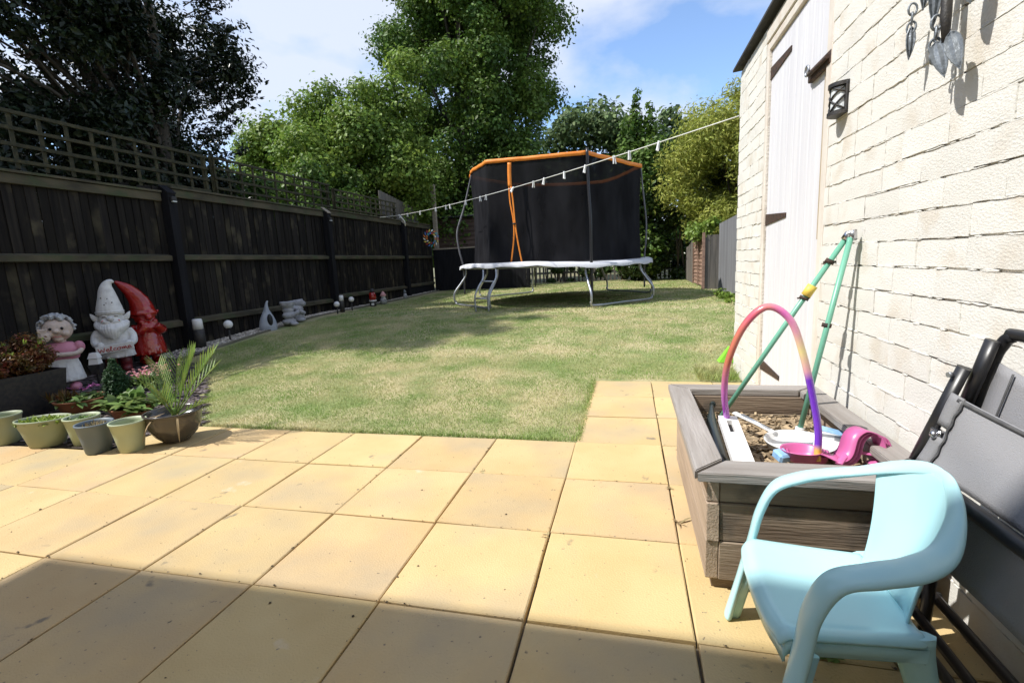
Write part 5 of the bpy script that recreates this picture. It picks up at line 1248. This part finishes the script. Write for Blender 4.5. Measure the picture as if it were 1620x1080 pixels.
leafobj('foliage', leaves(cs, rs, 9000, .011, .28, .9, 15, .2), mt['l_conif'], cn_); MB().tube([(-1.80, 1.66, .0), (-1.80, 1.66, .38)], [.012, .003], 6).build('stem', mt['trunk'], cn_)
MB().lathe(pot_prof(.07, .055, .09), (-1.80, 1.66, .001), 24).build('pot', mt['potdark'], cn_)
# square black planter with bronze shrub
bp_ = empty('black_planter', (-2.45, 1.30, 0), 'square black planter with a bronze red leaved shrub at the left edge', 'planter')
def tap(mb, cx, cy, z0, z1, r0, r1, rz=0):
    c, s = math.cos(rz), math.sin(rz); vs = []
    for z, r in ((z0, r0), (z1, r1), (z1, r1 - .02), (z1 - .05, r1 - .025)):
        for x, y in ((-1, -1), (1, -1), (1, 1), (-1, 1)): vs.append((cx + (x * c - y * s) * r, cy + (x * s + y * c) * r, z))
    fs = []
    for l in range(3):
        for k in range(4): k2 = (k + 1) % 4; fs.append((4 * l + k, 4 * l + k2, 4 * l + 4 + k2, 4 * l + 4 + k))
    fs.append((12, 13, 14, 15)); fs.append((3, 2, 1, 0)); return mb.add(vs, fs)
tap(MB(), -2.50, 1.42, 0, .33, .20, .235, R(-4)).build('pot', mt['iron'], bp_)
MB().box((-2.71, 1.21, .25), (-2.29, 1.63, .285)).build('compost', mt['compost'], bp_)
cs, rs = crown_pts(46, ell((-2.52, 1.44, .44), (.27, .26, .14), 0), 71, .05, .10)
leafobj('foliage', leaves(cs, rs, 9500, .014, .5, .5, 16, .2), mt['l_red'], bp_)
mb = MB(); rnd = random.Random(4)
for k in range(22): c = cs[k]; mb.tube([(-2.5 + rnd.uniform(-.05, .05), 1.42 + rnd.uniform(-.05, .05), .27), c], [.006, .002], 4)
mb.build('stem', mt['trunk'], bp_)
ns_ = rosette('new_shoots', mt['l_lime'], bp_, [(-2.52 + random.uniform(-.24, .24), 1.40 + random.uniform(-.22, .22), .53 + random.uniform(-.06, .04)) for _ in range(34)], 5, .035, .006, (20, 90), .4, .01, 12); tag(ns_, kind='stuff')

# ------------------------------------------------------------------ garden figures
def figure(name, label, x, y, z, face, cat='garden gnome'):
    return empty(name, (x, y, z), label, cat, None, face)
def L_(mb, name, m, root, **k): return mb.build(name, m, root, world=False)
# white gnome with the sign (local: faces -Y)
wg = figure('gnome_statue', 'large white garden gnome holding a Welcome sign, between the lady and the red gnome', -3.22, 2.76, .02, R(50))
mb = MB(); mb.lathe([(0, .17), (.15, .17), (.155, .20), (.145, .26), (.135, .34), (.125, .44), (.10, .50), (0, .52)], (0, 0, 0), 26, 1, .85)
for k in range(12):
    a = 2 * PI * k / 12; mb.tube([(.148 * math.cos(a), .125 * math.sin(a), .172), (.132 * math.cos(a), .112 * math.sin(a), .27)], [.016, .006], 6)
for s in (-1, 1): mb.tube(spline([(s * .115, .0, .45), (s * .155, -.03, .38), (s * .145, -.10, .32), (s * .10, -.125, .315)], 4), [.045] * 4 + [.04] * 4 + [.034] * 5, 9); mb.ball((s * .115, -.14, .32), (.032, .028, .036), 2)
def sculptL(name, mb, m, root, vox, sm=2, na=0, ns=.03):
    me = mb.data(name); me.materials.append(m); o = put(name, me, root, world=False)
    r = o.modifiers.new('remesh', 'REMESH'); r.mode = 'VOXEL'; r.voxel_size = vox; r.use_smooth_shade = True
    q = o.modifiers.new('smooth', 'SMOOTH'); q.iterations = sm; q.factor = .5
    if na:
        t = bpy.data.textures.new(name, 'CLOUDS'); t.noise_scale = ns; d = o.modifiers.new('relief', 'DISPLACE'); d.texture = t; d.strength = na; d.texture_coords = 'GLOBAL'
    return o
sculptL('body', mb, mt['gwhite'], wg, .007)
mb = MB(); mb.ball((0, -.01, .575), (.105, .10, .095), 3).ball((0, -.115, .585), (.034, .036, .030), 2).ball((.055, -.095, .555), (.034, .028, .028), 2).ball((-.055, -.095, .555), (.034, .028, .028), 2).ball((0, -.085, .515), (.05, .03, .025), 2)
for s in (-1, 1): mb.ball((s * .05, -.095, .615), (.026, .012, .010), 2); mb.tube(spline([(s * .095, .01, .57), (s * .13, .0, .59), (s * .165, .01, .645)], 3), [.03, .034, .034, .03, .024, .014, .006], 8, flat=((0, -1, 0), .5))
sculptL('head', mb, mt['gwhite'], wg, .006)
mb = MB()
rnd = random.Random(2)
for k in range(46):
    a = R(-200 + 220 * (k % 23) / 22); lay_ = k // 23; b = Vector((math.cos(a) * .105, math.sin(a) * .085 - .01, .545 - .0 * lay_)); r_ = 1.10 + .12 * lay_
    fr_ = max(0, -math.sin(a)); e = Vector((math.cos(a) * .085 * r_, math.sin(a) * .105 * r_ - .035 * fr_, .545 - .07 - .10 * fr_ + .03 * lay_ + rnd.uniform(-.012, .012)))
    mb.tube(spline([b, b.lerp(e, .5) + Vector((math.cos(a) * .03, math.sin(a) * .035, 0)), e], 3), [.018, .022, .022, .02, .016, .012, .006], 6)
for s in (-1, 1): mb.tube(spline([(s * .008, -.122, .552), (s * .045, -.125, .553), (s * .085, -.10, .568)], 3), [.014, .016, .016, .014, .011, .008, .004], 6)
sculptL('beard', mb, mt['gwhite'], wg, .006, 1)
mb = MB(); hpz = spline([(0, 0, .625), (0, .005, .70), (.0, .01, .78), (.0, .01, .87), (.012, .01, .93), (.045, .005, .965), (.075, .0, .955)], 5)
mb.tube(hpz, [np.interp(i / (len(hpz) - 1), [0, .15, .35, .6, .8, .93, 1], [.122, .112, .088, .055, .030, .016, .006]) for i in range(len(hpz))], 20)
mb.lathe([(.08, .615), (.130, .612), (.138, .63), (.132, .655), (.10, .66)], (0, 0, 0), 26)
for zz, rr in ((.70, .103), (.745, .09), (.80, .073), (.86, .054)): mb.tube([(rr * math.cos(a), .008 + rr * math.sin(a), zz + .01 * math.sin(a * 2)) for a in [2 * PI * q / 20 for q in range(20)]], .008, 5, closed=True)
sculptL('hat', mb, mt['gwhite'], wg, .006, 1)
for p in ((-.03, -.095, .73), (.035, -.088, .75), (.0, -.075, .79), (-.05, -.06, .80), (-.012, -.088, .745)): L_(MB().ball(p, (.007, .006, .007), 1), 'hat_dot', mt['rustiron'], wg)  # small solid dark balls on the hat, nothing is cut out
for s in (-1, 1):
    L_(MB().ball((s * .066, -.118, .563), (.012, .006, .012), 1), 'cheek', mt['cheek'], wg)
    L_(MB().tube([(s * .036, -.104, .607), (s * .05, -.106, .613), (s * .064, -.100, .607)], .003, 5), 'eye', mt['dark'], wg)
L_(MB().tube([(-.03, -.112, .538), (0, -.118, .528), (.03, -.112, .538)], [.004, .007, .004], 6), 'mouth', mt['dark'], wg)
sr = Matrix.Rotation(R(7), 3, 'Y') @ Matrix.Rotation(R(0), 3, 'Z')
sign = L_(MB().box((-.155, -.178, .245), (.155, -.160, .325), .004, rot=Matrix.Rotation(R(-5), 3, 'Y')), 'sign_board', mt['signpaint'], wg)
strokes = [[(0, 1), (.15, 0), (.35, .7), (.55, 0), (.78, 1.05)], [(.88, .32), (1.22, .42), (1.18, .66), (1.0, .62), (.92, .25), (1.08, 0), (1.35, .12), (1.62, .9), (1.56, 1.15), (1.46, .9), (1.5, .08), (1.7, .05)], [(2.12, .55), (1.95, .65), (1.8, .35), (1.9, 0), (2.15, .1), (2.3, .2)],
           [(2.5, .62), (2.28, .5), (2.27, .1), (2.45, 0), (2.66, .25), (2.55, .6), (2.5, .62), (2.78, .55)], [(2.85, .6), (2.88, 0), (2.92, .45), (3.06, .6), (3.13, 0), (3.17, .45), (3.31, .6), (3.38, 0), (3.5, .1)], [(3.55, .3), (3.85, .4), (3.8, .65), (3.6, .6), (3.55, .2), (3.7, 0), (3.98, .15)]]
mb = MB()
for stt in strokes:
    pts = []
    for (u, v) in spline([(a, b, 0) for a, b in stt], 4) and [(q.x, q.y) for q in spline([(a, b, 0) for a, b in stt], 4)]:
        lx = (u - 1.99) * .068; lz = .262 + v * .040 * 1.0
        c_, s_ = math.cos(R(-5)), math.sin(R(-5)); px, pz = lx, lz - .285
        pts.append((c_ * px + s_ * pz, -.1795, .285 + (-s_ * px + c_ * pz)))
    mb.tube(pts, .0036, 5)
L_(mb, 'lettering', mt['letter'], wg)
mb = MB()
for s in (-1, 1): mb.ball((s * .065, -.05, .05), (.05, .095, .048), 2).tube([(s * .06, 0, .05), (s * .06, 0, .20)], .052, 10)
L_(mb, 'boots', mt['gdarkred'], wg)
# red gnome turned to its side
rg = figure('gnome_statue', 'glossy all red garden gnome leaning beside the white Welcome gnome', -3.24, 3.13, .02, R(72))
mb = MB(); mb.lathe([(0, .13), (.16, .13), (.168, .16), (.158, .24), (.142, .33), (.12, .42), (.105, .47), (0, .5)], (0, 0, 0), 28, 1, .9)
for k in range(16): a = 2 * PI * k / 16; mb.tube([(.160 * math.cos(a), .145 * math.sin(a), .134), (.140 * math.cos(a), .125 * math.sin(a), .30)], [.016, .005], 6)
for s in (-1, 1): mb.tube(spline([(s * .10, .0, .45), (s * .15, -.04, .40), (s * .10, -.12, .40), (s * .05, -.14, .46)], 4), [.042] * 13, 9)
mb.ball((0, -.01, .55), (.105, .10, .09), 3).ball((0, -.12, .55), (.036, .04, .034), 2).ball((.06, -.09, .50), (.036, .03, .03), 2).ball((-.06, -.09, .50), (.036, .03, .03), 2).ball((0, -.09, .44), (.075, .05, .075), 2)
for s in (-1, 1): mb.tube([(s * .10, .0, .57), (s * .155, .01, .62)], [.028, .01], 8); mb.ball((s * .062, -.05, .045), (.05, .095, .045), 2); mb.tube([(s * .06, 0, .05), (s * .06, 0, .16)], .05, 10)
hp2 = spline([(0, 0, .59), (-.01, .0, .68), (-.04, .0, .77), (-.10, .0, .86), (-.16, .0, .92), (-.215, .0, .965)], 5)
mb.tube(hp2, [np.interp(i / (len(hp2) - 1), [0, .2, .5, .8, 1], [.125, .110, .078, .042, .008]) for i in range(len(hp2))], 20)
mb.lathe([(.08, .58), (.130, .578), (.136, .60), (.125, .62)], (0, 0, 0), 26)
sculptL('body', mb, mt['gred'], rg, .007, 2, .006, .05)
# lady figure
ld = figure('lady_statue', 'garden lady figure with grey curly hair and pink top behind the bronze shrub', -2.98, 2.10, 0, R(52), 'statue')
mb = MB(); mb.ball((0, 0, .575), (.108, .10, .105), 3).ball((0, -.10, .565), (.024, .026, .022), 2).ball((.055, -.075, .54), (.035, .03, .03), 2).ball((-.055, -.075, .54), (.035, .03, .03), 2).tube([(0, 0, .44), (0, 0, .5)], .045, 10).ball((0, -.07, .49), (.04, .03, .02), 2)
mb.tube(spline([(-.12, -.03, .36), (-.15, -.09, .42), (-.10, -.12, .50)], 4), .024, 8).ball((-.085, -.12, .525), (.045, .022, .05), 2)
for k in range(4): mb.tube([(-.075 - .014 * k, -.125, .55), (-.06 - .018 * k, -.13, .60)], .009, 6)
mb.tube(spline([(.14, -.03, .38), (.10, -.12, .355), (-.04, -.14, .36)], 4), .022, 8)
sculptL('head', mb, mt['gskin'], ld, .006)
mb = MB(); rnd = random.Random(8)
for k in range(95):
    a = rnd.uniform(0, 6.28); e = rnd.uniform(-.25, 1.5); d = Vector((math.cos(a) * math.cos(e), math.sin(a) * math.cos(e), math.sin(e)))
    if d.y < -.45 and d.z < .62: continue
    c = Vector((0, .01, .59)) + Vector((d.x * .118, d.y * .112, d.z * .112)); r_ = rnd.uniform(.018, .026)
    mb.tube([c + (Vector((math.cos(q), math.sin(q), .3 * q)) * r_ * .6) for q in (0, 1.2, 2.4, 3.6, 4.8)], .012, 6).ball(c, r_ * .8, 1)
sculptL('hair', mb, mt['curl'], ld, .0055, 0)
mb = MB(); mb.lathe([(0, .30), (.105, .30), (.118, .34), (.115, .40), (.08, .455), (0, .47)], (0, 0, 0), 26, 1.08, .85)
for s in (-1, 1): mb.ball((s * .125, -.01, .405), (.045, .05, .055), 2)
sculptL('blouse', mb, mt['gpink'], ld, .006)
mb = MB(); mb.lathe([(0, .10), (.13, .10), (.135, .13), (.115, .22), (.10, .32), (0, .33)], (0, 0, 0), 26, 1, .9)
for k in range(14): a = 2 * PI * k / 14; mb.tube([(.13 * math.cos(a), .117 * math.sin(a), .105), (.11 * math.cos(a), .098 * math.sin(a), .26)], [.012, .004], 5)
sculptL('apron', mb, mt['gwhite'], ld, .006)
mb = MB()
for s in (-1, 1): mb.ball((s * .055, -.05, .045), (.045, .075, .045), 2)
L_(mb, 'shoes', mt['gpink'], ld)
for s in (-1, 1): L_(MB().ball((s * .040, -.0955, .590), (.013, .009, .015), 1), 'eye', mt['dark'], ld)
L_(MB().tube([(-.028, -.103, .522), (0, -.108, .515), (.028, -.103, .522)], .0045, 5), 'mouth', mt['cheek'], ld)
# grey teardrop vase
vz = empty('teardrop_vase', (-3.22, 5.0, .05), 'grey teardrop vase with a pierced opening against the fence', 'vase', rz=R(50))
mb = MB(); zz = [0, .02, .08, .16, .24, .31, .37, .43]; rr = [.06, .085, .118, .128, .112, .085, .055, .028]
mb.lathe([(0, 0)] + list(zip(rr, zz)) + [(0, .44)], (0, 0, 0), 30, 1, .75)
pts = spline([(0, 0, .36), (.004, 0, .44), (.014, 0, .50), (.034, 0, .54)], 5); mb.tube(pts, [np.interp(i / (len(pts) - 1), [0, .5, 1], [.05, .024, .012]) for i in range(len(pts))], 10)
sculptL('body', mb, mt['vase'], vz, .007, 3)
L_(MB().ball((.022, -.070, .25), (.040, .040, .095), 3), 'opening', mt['dark'], vz)  # near-black ball stands in for the shade inside the hole
# two seated stone figures
def stone(x, y, h, label, face, v):
    t = empty('stone_ornament', (x, y, gz(x, y)), label, 'statue', 'pair of stone ornaments by the fence', rz=face); mb = MB()
    if v == 0:
        mb.lathe([(0, .26), (.07, .27), (.105, .32), (.115, .375), (.10, .375), (.08, .33), (0, .32)], (-.0, 0, 0), 24).ball((0, 0, .24), (.09, .08, .055), 2).ball((0, -.02, .16), (.10, .085, .06), 2).ball((0, 0, .06), (.11, .10, .06), 2)
        mb.tube(spline([(.07, -.04, .17), (.13, -.05, .20), (.16, -.04, .27)], 4), [.035] * 5 + [.022] * 4, 8).ball((.06, -.11, .03), (.06, .05, .03), 2)
    else:
        mb.tube([(-.10, 0, .30), (.10, -.02, .31)], [.05, .06], 12).ball((.09, -.02, .29), (.05, .05, .05), 2).ball((0, 0, .20), (.10, .08, .08), 2).tube(spline([(-.08, -.06, .25), (.0, -.10, .19), (.10, -.07, .13)], 4), .032, 8).ball((0, 0, .08), (.11, .09, .08), 2).ball((.03, -.08, .03), (.08, .06, .03), 2)
    sculptL('body', mb, mt['statue'], t, .008, 2, .004, .03)
stone(-3.12, 5.35, .37, 'grey stone ornament with a bowl on its head beside the teardrop vase', R(45), 0)
stone(-3.24, 5.72, .33, 'grey stone ornament with slanted flat top, right of its twin', R(45), 1)
# lights
def ball_light(x, y, z, h, r, label):
    t = empty('ball_light', (x, y, z), label, 'light', 'white ball lights on black stakes')
    MB().tube([(x, y, z - .02), (x, y, z + h - r * 1.5)], .012, 8).tube([(x, y, z + h - r * 2.1), (x, y, z + h - r * 1.2)], [r * .5, r * .75], 12).build('stake', mt['iron'], t)
    MB().ball((x, y, z + h - r), r, 3).build('globe', mt['white'], t)
def bollard(x, y, z, h, r, label):
    t = empty('bollard_light', (x, y, z), label, 'light', 'black bollard lights with white heads')
    MB().lathe([(0, 0), (r, 0), (r * 1.0, h * .66), (r * .9, h * .67), (0, h * .67)], (x, y, z), 24).build('body', mt['iron'], t)
    MB().lathe([(0, h * .67), (r * .92, h * .67), (r * .86, h * .97), (r * .7, h), (0, h)], (x, y, z), 24).build('head', mt['white'], t)
bollard(-3.30, 3.86, .06, .40, .066, 'black bollard light with white head beside the red gnome')
ball_light(-3.24, 4.28, .06, .33, .058, 'white ball light on a stake between the near bollard and the vase')
ball_light(-3.08, 6.60, gz(0, 6.6), .22, .052, 'lower ball light left of the middle bollard')
bollard(-3.14, 6.85, gz(0, 6.8), .31, .045, 'slim bollard light at the foot of the middle fence post')
ball_light(-3.12, 7.15, gz(0, 7.1), .26, .052, 'ball light right of the slim bollard at the middle post')
# small stake light with square white shade in the bed
cl_ = empty('stake_light', (-2.86, 2.28, 0), 'white tapered cube light on a black stake in front of the white gnome', 'light')
MB().tube([(-2.86, 2.28, 0), (-2.86, 2.28, .20)], [.012, .012], 8).build('stake', mt['iron'], cl_)
tap(MB(), -2.86, 2.28, .12, .215, .028, .05, R(30)).build('base', mt['iron'], cl_)
mb = MB(); tap(mb, -2.86, 2.28, .217, .272, .040, .034, R(30)); tap(mb, -2.86, 2.28, .274, .325, .042, .026, R(30)); mb.build('shade', mt['white'], cl_)
# little figures further along
s1 = empty('small_figure', (-3.12, 7.95, gz(0, 7.9)), 'small red coated figure with black top hat and white belt', 'figurine'); x, y, z = s1.location
MB().lathe([(0, 0), (.065, 0), (.068, .10), (0, .10)], (x, y, z), 20).build('base', mt['iron'], s1)
MB().lathe([(0, .30), (.06, .30), (.06, .312), (.04, .315), (.038, .365), (0, .368)], (x, y, z), 20).build('hat', mt['iron'], s1)
MB().lathe([(.069, .10), (.076, .10), (.076, .125), (.069, .125)], (x, y, z), 20).box((x + .0, y - .075, z + .02), (x + .06, y - .06, z + .065), .003).build('white_trim', mt['white'], s1)
MB().lathe([(0, .125), (.068, .125), (.078, .18), (.07, .24), (.05, .29), (0, .30)], (x, y, z), 20).build('coat', mt['gred'], s1)
s2 = empty('small_figure', (-3.12, 8.40, gz(0, 8.4)), 'small gnome with pale pink pointed hat among the pebbles', 'figurine'); x, y, z = s2.location
MB().lathe([(0, 0), (.065, 0), (.07, .08), (.055, .13), (0, .14)], (x, y, z), 20).build('body', mt['statue'], s2)
MB().ball((x, y, z + .16), (.05, .048, .045), 2).ball((x + .01, y - .045, z + .155), .014, 1).ball((x + .06, y - .04, z + .12), .022, 1).build('head', mt['gwhite'], s2)
MB().lathe([(.066, .175), (.07, .185), (.052, .22), (.025, .26), (0, .285)], (x, y, z), 20).build('hat', M('pale_pink_hat', (.58, .30, .30), None, rough=.6), s2)
s3 = empty('small_figure', (-3.26, 9.75, gz(0, 9.7)), 'tiny silver figure at the foot of the far fence post', 'figurine'); x, y, z = s3.location
MB().lathe([(0, 0), (.05, 0), (.045, .08), (.028, .13), (0, .14)], (x, y, z), 14).build('body', mt['statue'], s3); MB().ball((x, y, z + .165), .035, 2).ball((x - .01, y, z + .20), (.02, .02, .03), 1).build('head', mt['silver'], s3)
# wind spinner of coloured petals
ws = empty('wind_spinner', (-3.2, 11.6, 1.7), 'round wind spinner of many coloured metal petals on the far fence', 'wind spinner')
cols = [('teal_petal', (.05, .30, .34)), ('orange_petal', (.55, .16, .03)), ('white_petal', (.65, .65, .60)), ('yellow_petal', (.55, .42, .06)), ('red_petal', (.35, .03, .03)), ('blue_petal', (.06, .14, .40))]
cm = [M(n_, c, None, rough=.3, metal=.3) for n_, c in cols]
WCc = Vector((-3.30, 11.75, 1.76)); fx = Vector((.75, -.66, 0)).normalized(); sx_ = fx.cross(Vector((0, 0, 1))).normalized(); uz = Vector((0, 0, 1))
MB().tube([WCc + (sx_ * math.cos(a) + uz * math.sin(a)) * .17 for a in [2 * PI * k / 20 for k in range(20)]], .008, 5, closed=True).tube([WCc, Vector((-3.34, 11.80, 1.3)), Vector((-3.34, 11.80, .3))], .012, 6).build('ring', mt['iron'], ws)
for rr_, n_ in ((.14, 13), (.21, 17)):
    for k in range(n_):
        a = 2 * PI * k / n_ + rr_ * 3; d = sx_ * math.cos(a) + uz * math.sin(a); t_ = -sx_ * math.sin(a) + uz * math.cos(a); c = WCc + d * rr_; e = (d + t_ * .8).normalized(); w_ = e.cross(fx)
        MB().add([c - e * .05, c + w_ * .022 + fx * .012, c + e * .055, c - w_ * .022], [(0, 1, 2, 3)]).build('petal', cm[(k * 5 + n_) % 6], ws)
# lime toy at the end of the wall
gt = empty('lime_toy', (2.86, 3.22, gz(2.8, 3.2)), 'lime green plastic toy peeping out at the end of the brick wall', 'toy'); x, y, z = 2.865, 3.20, gz(2.8, 3.2)
MB().add([(x - .03, y, z), (x + .14, y, z), (x + .14, y + .10, z), (x - .03, y + .10, z), (x + .055, y + .02, z + .13), (x + .12, y + .02, z + .13), (x + .12, y + .08, z + .13), (x + .055, y + .08, z + .13)], [(0, 3, 2, 1), (4, 5, 6, 7), (0, 1, 5, 4), (1, 2, 6, 5), (2, 3, 7, 6), (3, 0, 4, 7)]).build('body', mt['limestraw'], gt)
# weeds in the joints
wi = 0
for (x, y, n_, L, lab) in ((2.555, .005, 12, .035, 'small green weed in the paving below the blue chair'), (1.40, .905, 6, .03, 'dry tuft in a paving joint near the lawn'), (2.26, .58, 9, .05, 'wispy weed in the joint beside the planter front corner'), (2.25, .86, 7, .03, 'tiny weed in the joint beside the planter side'), (1.79, .42, 7, .02, 'brown leaf scrap on the long paving joint')):
    w_ = empty('weed', (x, y, 0), lab, 'weed'); rosette('leaves', mt['l_green' if wi == 0 else 'l_dry'], w_, [(x, y, .0)], n_, L, .004 if wi else .007, (2, 50), .5, .008, 30 + wi); wi += 1
# solitary plants along the right fence foot
dm = hedge('flower_border', 'low dark flowers and leaves at the foot of the grey fence', 3.55, 3.75, 6.9, .22, .32, 700, 72, m='l_maple', size=.025, rmin=.05, rmax=.09, dep=.9, k=14)
